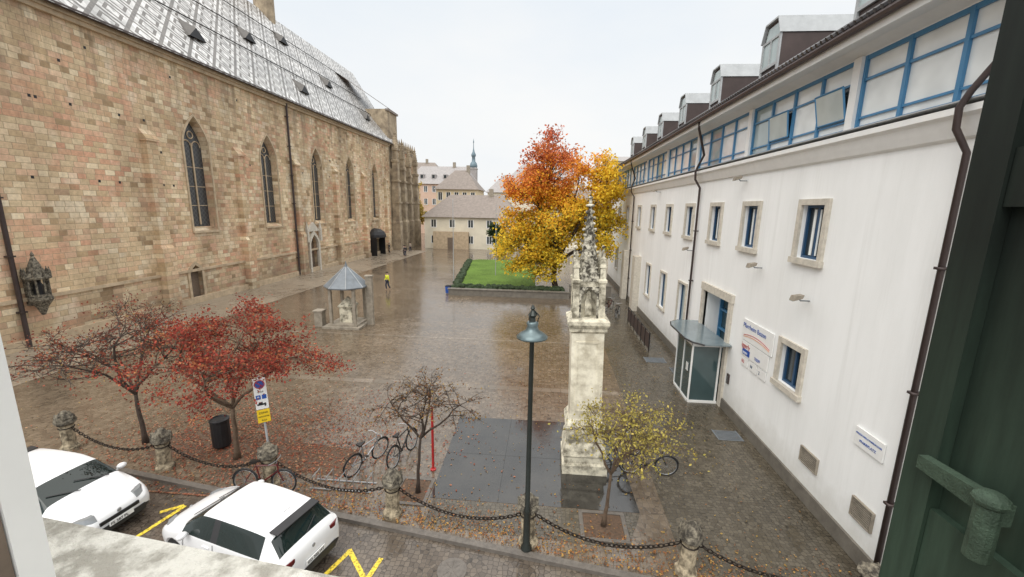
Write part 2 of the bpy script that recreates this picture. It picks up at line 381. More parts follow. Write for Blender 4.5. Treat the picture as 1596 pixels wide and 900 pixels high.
def pit(x0,x1,y0,y1):
    sheet('tree_bed',[(x0,y0),(x1,y0),(x1,y1),(x0,y1)],.010,'soil')
    mb=MB(); mb.b(x0-.1,x0,y0-.1,y1+.1,.0,.03); mb.b(x1,x1+.1,y0-.1,y1+.1,.0,.03); mb.b(x0,x1,y0-.1,y0,.0,.03); mb.b(x0,x1,y1,y1+.1,0,.03)
    o=mb.build('tree_bed_edging',None,['kerb']); o["kind"]="structure"
pit(-3.95,-3.15,9.75,10.7); pit(1.2,2.2,9.0,9.85)
sheet('tree_bed',[(-12.6,11.0),(-5.8,10.6),(-5.8,12.0),(-12.6,12.6)],.006,'soil')
for a in ((6.4,14.0,7.2,14.7),(5.6,21.5,6.6,22.3),(6.6,19.8,7.3,20.9)):
    mb=MB(); 
    for i in range(8):
        y=a[1]+(a[3]-a[1])*i/8; mb.b(a[0],a[2],y,y+(a[3]-a[1])/16,.005,.02)
    mb.b(a[0]-.04,a[0],a[1],a[3],.005,.022); mb.b(a[2],a[2]+.04,a[1],a[3],.005,.022)
    o=mb.build('drain_grate',None,['metalroof']); tag(o,"grey metal drain grate set in wet paving",'drain grate','drain grates by the white wall')
mb=MB(); mb.lathe([(.33,.004),(.33,.012),(.30,.013)],28); mb.lathe([(.27,.013),(.27,.018),(.05,.019)],28)
for i in range(8):
    a=2*pi*i/8; mb.tube([(.06*math.cos(a),.06*math.sin(a),.02),(.25*math.cos(a),.25*math.sin(a),.02)],.006,4)
o=mb.build('manhole_cover',None,['kerb']); o.location=(-1.86,7.75,0); tag(o,"round iron manhole cover in wet sett road",'manhole cover')
def stroke(p,q,w,z=.009):
    p=Vector(p);q=Vector(q); d=(q-p).normalized(); n=Vector((-d.y,d.x))*w/2
    return [(p+n).to_tuple(),(q+n).to_tuple(),(q-n).to_tuple(),(p-n).to_tuple()]
mb=MB()
for i,(p,q) in enumerate([((-4.62,7.28),(-4.35,8.05)),((-4.40,8.06),(-3.62,7.25)),((-3.66,7.2),(-3.55,7.9)),((-9.65,7.9),(-9.40,9.0)),((-9.85,8.7),(-9.45,9.0))]):
    mb.add([(x,y,.009+.0004*i) for x,y in stroke(p,q,.11)],[(0,1,2,3)])
o=mb.build('yellow_road_marking',None,['yellowline']); o["kind"]="structure"
# ------------------------------------------------------------------ church
CH=thing('church',"large gothic sandstone church with steep patterned tile roof",'church',(-28,40,0))
def C(mb,name,mats,parent=CH,smooth=False,**k):
    mb.v=[(x+28,y-40,z) for x,y,z in mb.v]; return mb.build(name,parent,mats,smooth,**k)
mb=MB(); mb.b(-30.0,-28,6,73.5,0,18.6)
wall=mb.build('wall',None,['church'])
wins=[32.2,40.9,49.7,58.2,66.8]
cm=MB()
for c in wins:
    cm.prism(arch(c,2.4,5.7,12.3,14.6),FYZ,-27.9,-28.78,0,arch(c,1.75,6.2,12.1,14.2))
cm.prism(arch(30.6,1.15,-.1,2.3,3.05),FYZ,-27.9,-28.4)
cm.prism(arch(47.7,1.7,-.1,3.2,4.4),FYZ,-27.9,-28.5)
cm.prism(arch(65.8,3.2,-.1,2.7,3.8),FYZ,-27.9,-28.7)
cut(wall,cm); wall.parent=CH; wall.location=(28,-40,0)
for c in wins:
    w=C(MB().prism(arch(c,2.0,6.05,12.1,14.25),FYZ,-28.50,-28.46),'window',['leaded'])
    f=MB(); archring(f,c,2.4,5.7,12.3,14.6,-28.05,-27.93,.16)
    f.b(-28.45,-28.38,c-.06,c+.06,6.2,12.6); 
    for zz in (7.7,9.2,10.7): f.b(-28.45,-28.42,c-.9,c+.9,zz,zz+.05)
    for sgn in (-1,1):
        f.tube([(-28.42,c+sgn*.45+.39*math.cos(a),12.35+.42*math.sin(a)) for a in [pi*i/6 for i in range(7)]],.05,4)
    f.tube([(-28.42,c+.27*math.cos(a),13.2+.27*math.sin(a)) for a in [2*pi*i/10 for i in range(10)]],.05,4,closed=True)
    f.b(-28.3,-27.86,c-1.35,c+1.35,5.55,5.7)
    C(f,'window_frame',['trim'],w)
for c in (28.0,36.6,45.2,53.9,62.4,71.2,13.3):
    f=MB(); f.b(-28,-27.45,c-.5,c+.5,0,4.6); f.b(-28,-27.6,c-.42,c+.42,4.6,12.1)
    f.prism([(-28,4.6),(-27.45,4.6),(-27.6,4.85),(-28,4.85)],FXZ,c-.5,c+.5); 
    f.prism([(-28,12.1),(-27.5,12.1),(-27.5,12.25),(-28,12.9)],FXZ,c-.5,c+.5)
    C(f,'buttress',['church'])
f=MB(); f.b(-28,-27.86,6,73.5,2.55,2.75); f.b(-28,-27.8,6,73.5,0,.5); C(f,'string_course',['trim'])
f=MB(); f.b(-28,-27.75,6,73.5,18.1,18.35); f.b(-28,-27.6,6,73.5,18.35,18.6); C(f,'cornice',['trim'])
f=MB(); f.tube([(-27.35,y,18.62) for y in (6,40,73.5)],.13,8); C(f,'gutter',['pipe'])
f=MB()
for k in range(2): f.tube([(-28.3,6,19.45+k*.25),(-28.3,74,19.45+k*.25)],.03,4)
for i in range(45): 
    y=7+i*1.5; f.tube([(-28.3,y,19.0),(-28.3,y,19.8)],.025,4)
C(f,'snow_guard',['black'])
for y in (19.2,44.3):
    f=MB(); f.tube([(-27.75,y,18.6),(-27.8,y,17.9),(-27.8,y,.1)],.11,8)
    for z in (2,5,8,11,14,17): f.b(-28,-27.66,y-.14,y+.14,z,z+.08)
    C(f,'drainpipe',['pipe'])
f=MB(); rr=random.Random(4)
for i in range(60):
    y=rr.uniform(12,70); z=rr.choice([9.1,11.4,13.4,15.7,16.9])
    if min(abs(y-c) for c in wins)>1.6: f.b(-28.02,-27.99,y-.07,y+.07,z,z+.16)
C(f,'putlog_hole',['black'],kind="stuff")
w=C(MB().prism(arch(30.6,1.13,0,2.3,3.0),FYZ,-28.38,-28.30),'door',['brown'])
f=MB(); archring(f,30.6,1.15,0,2.3,3.05,-28.05,-27.9,.22); C(f,'door_frame',['trim'],w)
w=C(MB().prism(arch(47.7,1.68,0,3.2,4.35),FYZ,-28.48,-28.4),'door',['brown'])
f=MB(); archring(f,47.7,1.7,0,3.2,4.4,-28.05,-27.7,.30)
f.prism([(46.4,4.8),(49.0,4.8),(47.7,5.9)],FYZ,-28.0,-27.75); f.sq([(.15,3.6),(.15,5.0),(.01,6.0)],(-27.75,46.3,0)); f.sq([(.15,3.6),(.15,5.0),(.01,6.0)],(-27.75,49.1,0)); C(f,'door_frame',['frame_stone'],w)
w=C(MB().b(-28.66,-28.6,64.2,67.4,0,3.75),'door',['glass'])
f=MB(); f.lathe([(1.9,2.9),(1.85,3.3),(1.6,3.8),(1.0,4.2),(.05,4.35)],16,(-28.0,65.8,0)); f.b(-28,-26.9,64.0,64.1,0,2.9); f.b(-28,-26.9,67.5,67.6,0,2.9); C(f,'door_canopy',['black'],w)
RX,RZ=-40,34.0
def roofpt(y,t): return (-27.35+(RX+27.35)*t,y,18.5+(RZ-18.5)*t)
f=MB(); f.add([(-27.2,5,18.55),(-27.2,76,18.55),(RX,87,RZ),(RX,5,RZ),(-53,5,18.5),(-53,90,18.5)],[(0,1,2,3),(3,2,5,4),(1,5,2)])
rf=C(f,'roof',['churchroof'])
for (y,t) in ((35.0,.17),(50,.15),(46,.42),(62,.40),(37,.58),(57,.66),(69,.2)):
    p=Vector(roofpt(y,t)); q=Vector(roofpt(y,t+.10)); f=MB()
    front=Vector((.45,0,.02)); L=p+front+Vector((0,-.85,0)); R_=p+front+Vector((0,.85,0)); apex=p+front+Vector((-.1,0,.85)); back=q+Vector((0,0,.15))
    f.add([L,R_,apex],[(0,1,2)],1); f.add([L,apex,back,L-Vector((.8,0,0))],[(0,1,2,3)],0); f.add([R_,apex,back,R_-Vector((.8,0,0))],[(0,3,2,1)],0)
    C(f,'roof_vent',['ventroof','black'],rf)
for t in (.3,.5,.72):
    f=MB(); a=roofpt(6,t); b_=roofpt(76,t); f.tube([(a[0]+.1,a[1],a[2]+.25),(b_[0]+.1,b_[1],b_[2]+.25)],.06,4); C(f,'ridge_rail',['black'],rf)
f=MB(); f.lathe([(1.3,31),(1.3,42),(1.5,42.2),(.1,50)],8,(-40,60.5,0)); C(f,'ridge_turret',['church_dark'])
f=MB(); f.b(-38,-28.0,73.5,78,0,24.3); C(f,'transept_wall',['church_dark']); f=MB(); f.b(-36,-28.4,78,88,0,18.2); C(f,'choir_wall',['church'])
f=MB(); f.add([(-27.8,73.3,24.35),(-27.8,78.2,24.35),(-38,73.3,31),(-38,78.2,31)],[(0,1,3,2),(0,2,3,1)]); 
f.b(-28.3,-27.75,73.3,78.2,24.0,24.33); C(f,'transept_roof',['greyroof'])
f=MB(); f.add([(-28.2,78,18.2),(-28.2,88,18.2),(-36,88,26),(-36,78,26)],[(0,1,2,3)]); C(f,'choir_roof',['churchroof'])
for y,hh in ((74.5,0),(78.0,-1.2),(81.5,-2.2),(85.5,-1.6)):
    f=MB(); x=-27.2
    f.sq([(.75,0),(.75,5),(.6,5.3),(.6,11),(.5,11.5),(.5,15.5+hh),(.62,15.6+hh),(.62,16+hh),(.4,16.1+hh),(.36,17.5+hh),(.5,17.6+hh),(.02,21.3+hh)],(x,y,0))
    for k in range(7): 
        z=17.9+hh+k*.42; r=.45*(1-(z-hh-17.6)/3.7)
        for s1,s2 in ((1,1),(1,-1),(-1,1),(-1,-1)): f.ball((x+s1*r,y+s2*r,z),.14,4)
    f.b(-28.4,-27.2,y-.45,y+.45,0,14.5)
    f.b(x-.66,x+.8,y-.7,y+.7,8.4,8.7); f.b(x-.7,x+.7,y-.66,y+.66,12.2,12.5)
    C(f,'choir_buttress',['church_dark'])
f=MB(); 
for i in range(9): f.sq([(.16,18.2),(.16,19.1),(.02,20.2)],(-28.2,78.5+i*1.1,0))
f.b(-28.35,-28.05,78,88,18.2,18.5); f.b(-28.35,-28.05,78,88,18.95,19.1); C(f,'balustrade',['church_dark'])
for y in (80,83.6):
    w=C(MB().prism(arch(y,1.4,5,12.5,14.5),FYZ,-28.39,-28.34),'window',['leaded'])
SH=thing('wall_shrine',"dark carved stone lantern shrine mounted on church wall",'shrine',(-27.5,19.9,0))
f=MB(); f.lathe([(.08,1.75),(.25,2.2),(.5,2.6),(.5,2.75)],8); f.lathe([(.42,2.75),(.42,2.9)],8); f.lathe([(.55,3.75),(.58,3.85),(.3,4.1),(.25,4.5),(.06,5.0),(.09,5.05),(.01,5.25)],8)
for i in range(8):
    a=2*pi*i/8; f.tube([(.4*math.cos(a),.4*math.sin(a),2.8),(.4*math.cos(a),.4*math.sin(a),3.8)],.05,5)
    f.sq([(.06,3.8),(.05,4.15),(.005,4.4)],(.5*math.cos(a),.5*math.sin(a),0))
f.b(-.5,-.2,-.3,.3,2.3,3.9); f.build('shrine_stone',SH,['bollard_cap'])
MB().lathe([(.22,2.85),(.2,3.4),(.1,3.6),(.01,3.7)],8).build('shrine_core',SH,['black'])
# ------------------------------------------------------------------ white building
WB=thing('parish_building',"white stucco building with blue strip windows and stone window surrounds",'building',(7.5,28,0))
def B(mb,name,mats,parent=WB,smooth=False,**k):
    mb.v=[(x-7.5,y-28,z) for x,y,z in mb.v]; return mb.build(name,parent,mats,smooth,**k)
Y0,Y1=5.5,50
wy=[12.5,16.1,19.3,22.75,26.5,30.4,34.8,39.6,44.2]
gy=[22.75,26.5,30.4,34.8,39.6,44.2]
cm=MB()
for c in wy: cm.b(7.3,8.0,c-.52,c+.52,6.7,8.22)
cm.b(7.3,8.0,11.98,13.02,2.78,4.02)
for c in gy: cm.b(7.3,8.0,c-.6,c+.6,1.9,4.1)
cm.b(7.3,9.5,16.9,19.6,-.1,4.4)
mb=MB(); mb.b(7.5,9.8,Y0,Y1,0,9.75)
wall=mb.build('wall',None,['stucco']); cut(wall,cm); wall.parent=WB; wall.location=(-7.5,-28,0)
def winunit(c,hw,z0,z1,stone=True,xg=7.68,fr=.17,gm='glass'):
    w=B(MB().b(xg,xg+.04,c-hw,c+hw,z0,z1),'window',[gm])
    f=MB(); t=.07; x0=xg-.07; x1=xg-.003
    f.b(x0,x1,c-hw,c-hw+t,z0,z1); f.b(x0,x1,c+hw-t,c+hw,z0,z1); f.b(x0,x1,c-hw+t,c+hw-t,z0,z0+t); f.b(x0,x1,c-hw+t,c+hw-t,z1-t,z1); f.b(x0+.01,x1,c-.04,c+.04,z0+t,z1-t)
    B(f,'window_frame',['bluedark'],w)
    if stone:
        f=MB(); x0=7.42; x1=7.62
        f.b(x0,x1,c-hw-fr,c-hw-.001,z0-.001,z1+.001); f.b(x0,x1,c+hw+.001,c+hw+fr,z0-.001,z1+.001)
        f.b(x0,x1,c-hw-fr,c+hw+fr,z1+.002,z1+fr); f.b(x0-.05,x1,c-hw-fr-.04,c+hw+fr+.04,z0-fr,z0-.002)
        B(f,'stone_surround',['frame_stone'],w)
    return w
for c in wy: 
    w=winunit(c,.52,6.7,8.22)
    f=MB(); f.b(7.64,7.66,c-.10,c-.04,6.8,8.1); f.b(7.64,7.66,c+.12,c+.22,6.8,8.1); B(f,'curtain',['paleglass'],w)
w=winunit(12.5,.52,2.78,4.02)
f=MB(); f.b(7.655,7.665,12.1,12.3,3.0,3.3,0); f.b(7.655,7.665,12.15,12.35,3.4,3.7,1); B(f,'window_sticker',['red','yellow'],w)
for c in gy: winunit(c,.6,1.9,4.1,True,7.7,.12,'greyglass')
f=MB(); f.b(7.43,7.5,Y0,16.6,0,.42); f.b(7.43,7.5,19.9,Y1,0,.42); B(f,'plinth',['plinth'])
f=MB(); f.prism([(7.5,9.35),(7.42,9.4),(7.36,9.55),(7.3,9.72),(7.22,9.78),(7.22,9.9),(7.5,9.97)],FXZ,Y0,Y1); B(f,'cornice',['white'])
f=MB(); f.b(7.19,7.5,Y0,Y1,9.975,10.0); B(f,'cornice_flashing',['zinc'])
f=MB(); f.b(7.75,9.8,Y0,Y1,9.76,12.0); f.b(7.5,7.75,Y0,Y1,11.72,12.0); B(f,'attic_wall',['stucco'])
bays=[(6.2+5.4*k,11.6+5.4*k) for k in range(8)]
rnd=random.Random(3)
for bi,(a,b2) in enumerate(bays):
    B(MB().b(7.42,7.75,b2-.13,b2+.13,10.0,11.72),'attic_post',['white'])
    a1=a+.13; b1=min(b2-.13,Y1-.1); n=4; dw=(b1-a1)/n
    g=MB(); 
    for i in range(n):
        mi=0 if (rnd.random()<.8 or bi==0) else 1
        g.b(7.57,7.60,a1+i*dw+.003,a1+(i+1)*dw-.003,10.06,11.70,mi)
    w=B(g,'strip_window',['paleglass','greyglass'])
    f=MB(); t=.045
    for i in range(n+1):
        y=a1+i*dw; tt=.075 if i in (0,n) else t
        f.b(7.50,7.565,max(a1,y-tt),min(b1,y+tt),10.0,11.72)
    f.b(7.51,7.56,a1,b1,10.0,10.10); f.b(7.51,7.56,a1,b1,11.62,11.72); f.b(7.52,7.555,a1,b1,11.14,11.2); f.b(7.52,7.555,a1,b1,10.27,10.32)
    B(f,'strip_window_frame',['blue'],w)
    if bi==1:
        for j,o in ((0,.16),(2,.09)):
            y0=a1+j*dw+.09; y1=y0+dw-.18; f=MB()
            zb,zt=10.36,11.12
            def bar(p0,p1): f.tube([p0,p1],.032,4)
            bar((7.48,y0,zb),(7.48-o,y0,zt)); bar((7.48,y1,zb),(7.48-o,y1,zt)); bar((7.48-o,y0,zt),(7.48-o,y1,zt)); bar((7.48,y0,zb),(7.48,y1,zb))
            f.add([(7.47,y0,zb),(7.47,y1,zb),(7.47-o,y1,zt),(7.47-o,y0,zt)],[(0,1,2,3)],1)
            B(f,'open_sash',['blue','sashglass'],w)
            B(MB().b(7.55,7.566,y0,y1,10.35,11.12),'open_gap',['glass'],w)
f=MB(); f.b(6.85,7.75,Y0,Y1,11.86,11.92); f.b(6.78,6.85,Y0,Y1,11.80,12.02); f.prism([(7.5,11.86),(7.2,11.86),(7.5,11.74)],FXZ,Y0,Y1); B(f,'soffit',['white'])
f=MB(); f.tube([(6.70,Y0,12.03),(6.70,Y1,12.03)],.09,8); B(f,'gutter',['brownmetal'])
f=MB(); f.add([(6.66,Y0,12.12),(6.66,Y1,12.12),(8.9,Y1,13.6),(8.9,Y0,13.6),(12.6,Y0,15.0),(12.6,Y1,15.0)],[(0,3,2,1),(3,4,5,2)])
f.b(6.68,9.8,Y0,Y1,12.03,12.1)
for i in range(230):
    y=Y0+i*.19
    if y>Y1-.1: break
    f.tube([(6.60,y,12.13),(6.95,y,12.36)],.055,5)
rf=B(f,'roof',['darktile'])
for k in range(8):
    y0=6.58+5.02*k; y1=y0+1.25
    if y1>Y1: break
    sec=[(y0,12.9),(y0,14.2),(y0+.22,14.72),(y1-.22,14.72),(y1,14.2),(y1,12.9)]
    B(MB().prism(sec,FYZ,8.0,11.2,0),'dormer',['brownmetal'],rf)
    B(MB().prism([(y0-.04,14.2),(y0-.01,14.22),(y0+.21,14.74),(y1-.21,14.74),(y1+.01,14.22),(y1+.04,14.2),(y1-.19,14.80),(y0+.19,14.80)],FYZ,7.88,10.8),'dormer_roof',['zinc'],rf)
    f=MB(); f.b(7.97,7.99,y0+.1,y1-.1,13.3,14.15); f.prism([(y0+.12,14.2),(y1-.12,14.2),(y1-.3,14.62),(y0+.3,14.62)],FYZ,7.99,7.97); B(f,'dormer_window',['greyglass'],rf)
    f=MB(); 
    for (a,b2,c,d2) in ((y0,y0+.1,12.9,14.2),(y1-.1,y1,12.9,14.2),(y0+.1,y1-.1,13.2,13.3),(y0+.1,y1-.1,14.12,14.2),((y0+y1)/2-.03,(y0+y1)/2+.03,13.3,14.12)): f.b(7.93,7.995,a,b2,c,d2)
    B(f,'dormer_frame',['zinc'],rf)
for y in (8.30,21.4,37.0):
    f=MB(); f.tube([(6.75,y-.9,11.95),(6.8,y-.8,11.7),(7.3,y-.35,10.6),(7.15,y-.1,10.1),(7.1,y,9.85),(7.12,y,9.5),(7.38,y,9.1),(7.38,y,.1)],.055,8)
    for z in (2,4.5,7): f.b(7.3,7.5,y-.07,y+.07,z,z+.05)
    B(f,'drainpipe',['pipe'],smooth=True)
for (a,b2,z0,z1) in ((10.65,11.4,1.05,1.5),(8.7,9.35,.95,1.45)):
    f=MB(); f.b(7.44,7.5,a,b2,z0,z0+.03); f.b(7.44,7.5,a,b2,z1-.03,z1); f.b(7.44,7.5,a,a+.03,z0+.03,z1-.03); f.b(7.44,7.5,b2-.03,b2,z0+.03,z1-.03)
    f.b(7.485,7.495,a+.03,b2-.03,z0+.03,z1-.03,1)
    z=z0+.06
    while z<z1-.05: f.b(7.455,7.48,a+.03,b2-.03,z,z+.02); z+=.05
    B(f,'vent_grille',['rubble','black'])
f=MB(); f.b(7.40,7.6,16.65,16.9,0,4.42); f.b(7.40,7.6,19.6,19.85,0,4.42); f.b(7.38,7.6,16.6,19.9,4.42,4.75)
B(f,'door_surround',['frame_stone'])
d=B(MB().b(8.35,8.4,16.9,19.6,0,4.4),'entrance_glazing',['cyanglass'])
f=MB()
for y in (16.9,17.75,18.65,19.52): f.b(8.2,8.34,y,y+.08,0,4.4)
for z in (2.6,3.5,4.3): f.b(8.21,8.33,16.98,19.6,z,z+.09)
B(f,'entrance_frame',['blue'],d)
f=MB(); f.b(6.25,7.4,16.98,17.02,0.05,2.55); f.b(6.23,6.27,17.02,18.85,.05,2.55); f.b(6.25,7.4,18.85,18.89,.05,2.55); v=B(f,'vestibule_glass',['cyanglass'])
f=MB()
for (x,y) in ((6.2,16.93),(6.2,18.86),(6.2,17.9),(7.3,16.93),(6.8,18.86)): f.b(x,x+.06,y,y+.06,0,2.6)
f.b(6.2,7.4,16.92,16.98,0,.1); f.b(6.2,6.26,17.0,18.9,0,.1); f.b(6.2,7.4,16.91,17.0,2.5,2.64); f.b(6.19,6.28,17.0,18.9,2.5,2.64); B(f,'vestibule_frame',['white'],v)
f=MB(); f.b(6.185,6.198,17.2,17.45,1.3,1.65); B(f,'door_notice',['paleglass'],v)
pts=[(7.48,16.35),(7.48,20.2),(6.55,20.2),(6.1,19.8),(5.95,19.2),(5.95,17.2),(6.1,16.7),(6.45,16.35)]
B(MB().prism(pts,FXY,2.72,2.77),'entrance_canopy',['canopy'])
f=MB(); f.tube([(x,y,2.74) for x,y in pts[2:]],.035,6); B(f,'canopy_edge',['plastic'])
for a,b2 in ((33.0,34.0),(37.6,38.6)): B(MB().b(7.0,7.5,a,b2,0.0,4.4),'pilaster',['frame_stone'])
def floodlight(loc):
    o=thing('floodlight',"small grey floodlight on bracket fixed to white wall",'floodlight',loc,0,'floodlights on the white wall')
    MB().tube([(0,0,0),(-.25,0,.0),(-.3,0,.06)],.02,6).build('bracket',o,['metalroof'])
    MB().prism([(-.5,.0),(-.25,.08),(-.22,.18),(-.46,.14)],FXZ,-.11,.11).build('lamp_housing',o,['rubble'])
    MB().prism([(-.5,-.012),(-.25,.068),(-.25,.076),(-.5,-.004)],FXZ,-.09,.09).build('lamp_glass',o,['greyglass'])
for l in ((7.5,14.9,6.1),(7.5,21.9,6.0),(7.5,12.1,5.55),(7.5,16.8,9.15),(7.5,29,9.2)): floodlight(l)
S=thing('parish_sign',"white sign with blue parish name and coloured arcs",'sign',(7.5,14.55,0))
MB().b(-.05,-.01,-1.05,1.05,3.35,4.12).build('sign_board',S,['white'])
text("Pfarrheim Bozen",.24,(-.056,1.0,3.82),'signblue',S,R_WALL)
f=MB(); f.tube([(-.055,.9-1.8*i/12,3.60-.5*(i/12-.5)**2+.05) for i in range(13)],.012,4); f.build('arc_line',S,['red'])
f=MB(); f.tube([(-.055,.9-1.8*i/12,3.52-.4*(i/12-.5)**2+.05) for i in range(13)],.010,4); f.build('arc_line',S,['orange'])
S=thing('shop_sign',"white sign with red lettering and blue logo square",'sign',(7.5,14.6,0))
MB().b(-.05,-.01,-.95,.95,2.78,3.32).build('sign_board',S,['white'])
text("iggerly",.24,(-.056,.9,3.08),'red',S,R_WALL)
f=MB(); f.b(-.058,-.052,.25,.8,2.82,3.04); f.build('logo_panel',S,['signblue'])
text("popo",.17,(-.061,.76,2.86),'white',S,R_WALL)
text("TREFF",.15,(-.056,-.1,2.88),'signblue',S,R_WALL)
for k,(yy,tx) in enumerate(((15.2,'EG'),(14.55,'W'),(13.95,'2'))):
    S=thing('small_sign',"small white information plate with dark lettering",'sign',(7.5,yy,0),0,'small plates by the entrance')
    MB().b(-.04,-.01,-.25,.25,2.4,2.72).build('sign_board',S,['white']); text(tx,.16,(-.046,.18,2.5),'bluedark' if k else 'red',S,R_WALL)
S=thing('street_sign',"white marble street name plate with blue lettering on wall",'street sign',(7.5,9.2,0))
MB().b(-.05,-.01,-.42,.42,2.66,3.10).build('sign_board',S,['white'])
text("PIAZZA DELLA PARROCCHIA",.058,(-.056,0,2.94),'signblue',S,R_WALL,align='CENTER'); text("PFARRPLATZ",.085,(-.056,0,2.78),'signblue',S,R_WALL,align='CENTER')
S=thing('doorbell_panel',"dark intercom panel mounted on white wall",'intercom',(7.5,16.3,0)); MB().b(-.06,-.01,-.09,.09,1.2,1.6).build('panel',S,['brownmetal']); f=MB()
for i in range(5): f.b(-.068,-.062,-.05,.05,1.25+i*.06,1.28+i*.06)
f.build('button',S,['alloy'])
S=thing('ramp_railing',"dark metal panel railing beside ramp along white wall",'railing',(6.1,26.5,0))
f=MB()
for i in range(7): f.b(-.03,.03,-3.2+i*1.05,-3.14+i*1.05,0,1.1)
f.tube([(0,-3.2,1.1),(0,3.2,1.1)],.03,6); f.build('rail',S,['black'])
f=MB()
for i in range(6): f.b(-.01,.01,-3.12+i*1.05,-2.16+i*1.05,.12,1.0)
f.build('railing_panel',S,['brownmetal'])
# ------------------------------------------------------------------ trees
def tree(name,label,base,fork,lobes,tr,seed,nleaf,ls,colf,n2=7,n3=5,sig=.3,bark='bark',twig=.008,cat='tree',group=None):
    R=random.Random(seed); rs=np.random.RandomState(seed)
    T=thing(name,label,cat,base,0,group)
    mb=MB(); F=Vector(fork); tips=[]
    k=5; pts=[Vector((0,0,0)).lerp(F,i/k)+Vector((R.uniform(-1,1),R.uniform(-1,1),0))*tr*.5*(0<i<k) for i in range(k+1)]
    mb.tube(pts,[tr*1.45]+[tr*(1-.08*i) for i in range(1,k+1)],8)
    def branch(a,b2,r0,r1,n=4,sag=.12,sides=5):
        L=(b2-a).length; o=Vector((R.uniform(-1,1),R.uniform(-1,1),R.uniform(-.2,1)))*L*sag
        P=[]
        for i in range(n+1):
            t=i/n; P.append(a.lerp(b2,t)+o*(4*t*(1-t))+Vector((R.uniform(-1,1),R.uniform(-1,1),R.uniform(-1,1)))*L*.03*(0<i<n))
        mb.tube(P,[r0+(r1-r0)*i/n for i in range(n+1)],sides,cap=False); return P
    for (c,r,wgt) in lobes:
        c=Vector(c); 
        P1=branch(F,c,tr*.62,tr*.3,5,.12,6)
        for j in range(n2):
            d=Vector((R.gauss(0,1),R.gauss(0,1),R.gauss(0.15,1))).normalized()
            q=c+Vector((d.x*r[0],d.y*r[1],d.z*r[2]))*R.uniform(.5,1.1)
            st=P1[R.choice([3,4,5,5])]
            P2=branch(st,q,tr*.26,tr*.09,4,.12,4)
            for l in range(n3):
                st=P2[R.choice([2,3,4,4])]
                d2=(d+Vector((R.gauss(0,.8),R.gauss(0,.8),R.gauss(0,.6)))).normalized()
                q2=st+Vector((d2.x*r[0],d2.y*r[1],d2.z*r[2]))*R.uniform(.2,.42)
                P3=branch(st,q2,max(tr*.08,twig),twig*.6,3,.1,3)
                for _ in range(2):
                    q3=P3[R.choice([1,2,3])]+Vector((R.gauss(0,1)*r[0],R.gauss(0,1)*r[1],R.gauss(.3,1)*r[2]))*.11
                    branch(P3[R.choice([1,2])],q3,twig*.7,twig*.4,2,.1,3)
                    tips.append((q3,wgt))
                tips.append((q2,wgt)); tips.append((P3[1],wgt*.6))
    mb.build('trunk',T,[bark],True)
    W=np.array([w for _,w in tips]); W/=W.sum(); TP=np.array([tuple(p) for p,_ in tips])
    W=W*rs.uniform(.2,1.8,len(W)); W/=W.sum()
    idx=rs.choice(len(TP),nleaf,p=W); ctr=TP[idx]+rs.normal(0,sig,(nleaf,3))*np.array([1,1,.7])
    ctr[:,2]=np.maximum(ctr[:,2],.3)
    u=rs.normal(0,1,(nleaf,3)); u/=np.linalg.norm(u,axis=1,keepdims=True); w=rs.normal(0,1,(nleaf,3))
    v=np.cross(u,w); v/=np.linalg.norm(v,axis=1,keepdims=True)
    sz=ls*rs.uniform(.6,1.35,(nleaf,1)); u*=sz; v*=sz*.65
    V=np.stack([ctr-u,ctr+v*.9-u*.1,ctr+u,ctr-v*.9-u*.1],1).reshape(-1,3)
    me=bpy.data.meshes.new('crown'); me.vertices.add(nleaf*4); me.vertices.foreach_set('co',V.ravel())
    me.loops.add(nleaf*4); me.loops.foreach_set('vertex_index',np.arange(nleaf*4)); me.polygons.add(nleaf)
    me.polygons.foreach_set('loop_start',np.arange(0,nleaf*4,4)); me.update(calc_edges=True)
    tipn=rs.normal(0,1,len(TP))[idx]
    colr=np.clip(colf(ctr,tipn,rs),.004,.95)
    ca=me.color_attributes.new(name='leaf_colour',type='FLOAT_COLOR',domain='POINT')
    cc=np.ones((nleaf*4,4)); cc[:,:3]=np.repeat(colr,4,axis=0); ca.data.foreach_set('color',cc.ravel())
    me.materials.append(M['leaf']); o=bpy.data.objects.new('crown',me); COL.objects.link(o); o.parent=T
    return T
def pal(stops,t):
    xs=[s[0] for s in stops]; return np.stack([np.interp(t,xs,[s[1][i] for s in stops]) for i in range(3)],1)
def jitter(c,rs,a=.25): return c*(1+rs.uniform(-a,a,(len(c),1)))
def bigcol(p,tn,rs):
    z=p[:,2]; x=p[:,0]
    t=(z-9.3)/5.0 - np.clip((x-.8)/2.0,0,2.0)*.6 + np.clip((-x-1)/3,0,1)*.2*(z>6) + tn*.25+rs.normal(0,.16,len(z))
    c=pal([(-1,(.82,.58,.055)),(-.35,(.92,.56,.055)),(0,(.88,.42,.05)),(.35,(.76,.28,.065)),(1,(.52,.14,.07))],t)
    g=(rs.uniform(0,1,len(z))<.16)&(z<8); c[g]=(.42,.41,.08)
    return jitter(c,rs,.35)
tree('autumn_tree',"tall autumn tree with red crown turning golden below",(.9,40.0,0),(0,0,2.6),
 [((-.4,0,12.0),(2.6,3.0,2.5),.9),((-2.7,0,9.8),(2.3,2.6,1.9),.9),((4.0,0,9.6),(2.1,2.6,2.6),1.1),((-3.0,-.3,4.7),(2.6,2.8,2.5),1.2),((0,-.6,6.4),(2.9,3,2.8),1.2),((4.1,0,5.6),(2.1,2.4,2.4),1),((-1.2,-.4,2.9),(2.6,2.4,1.5),.8),((1.6,0,9.0),(2.2,2.4,2.6),.9)],
 .32,11,50000,.125,bigcol,15,7,.34,'barkdark',.02)
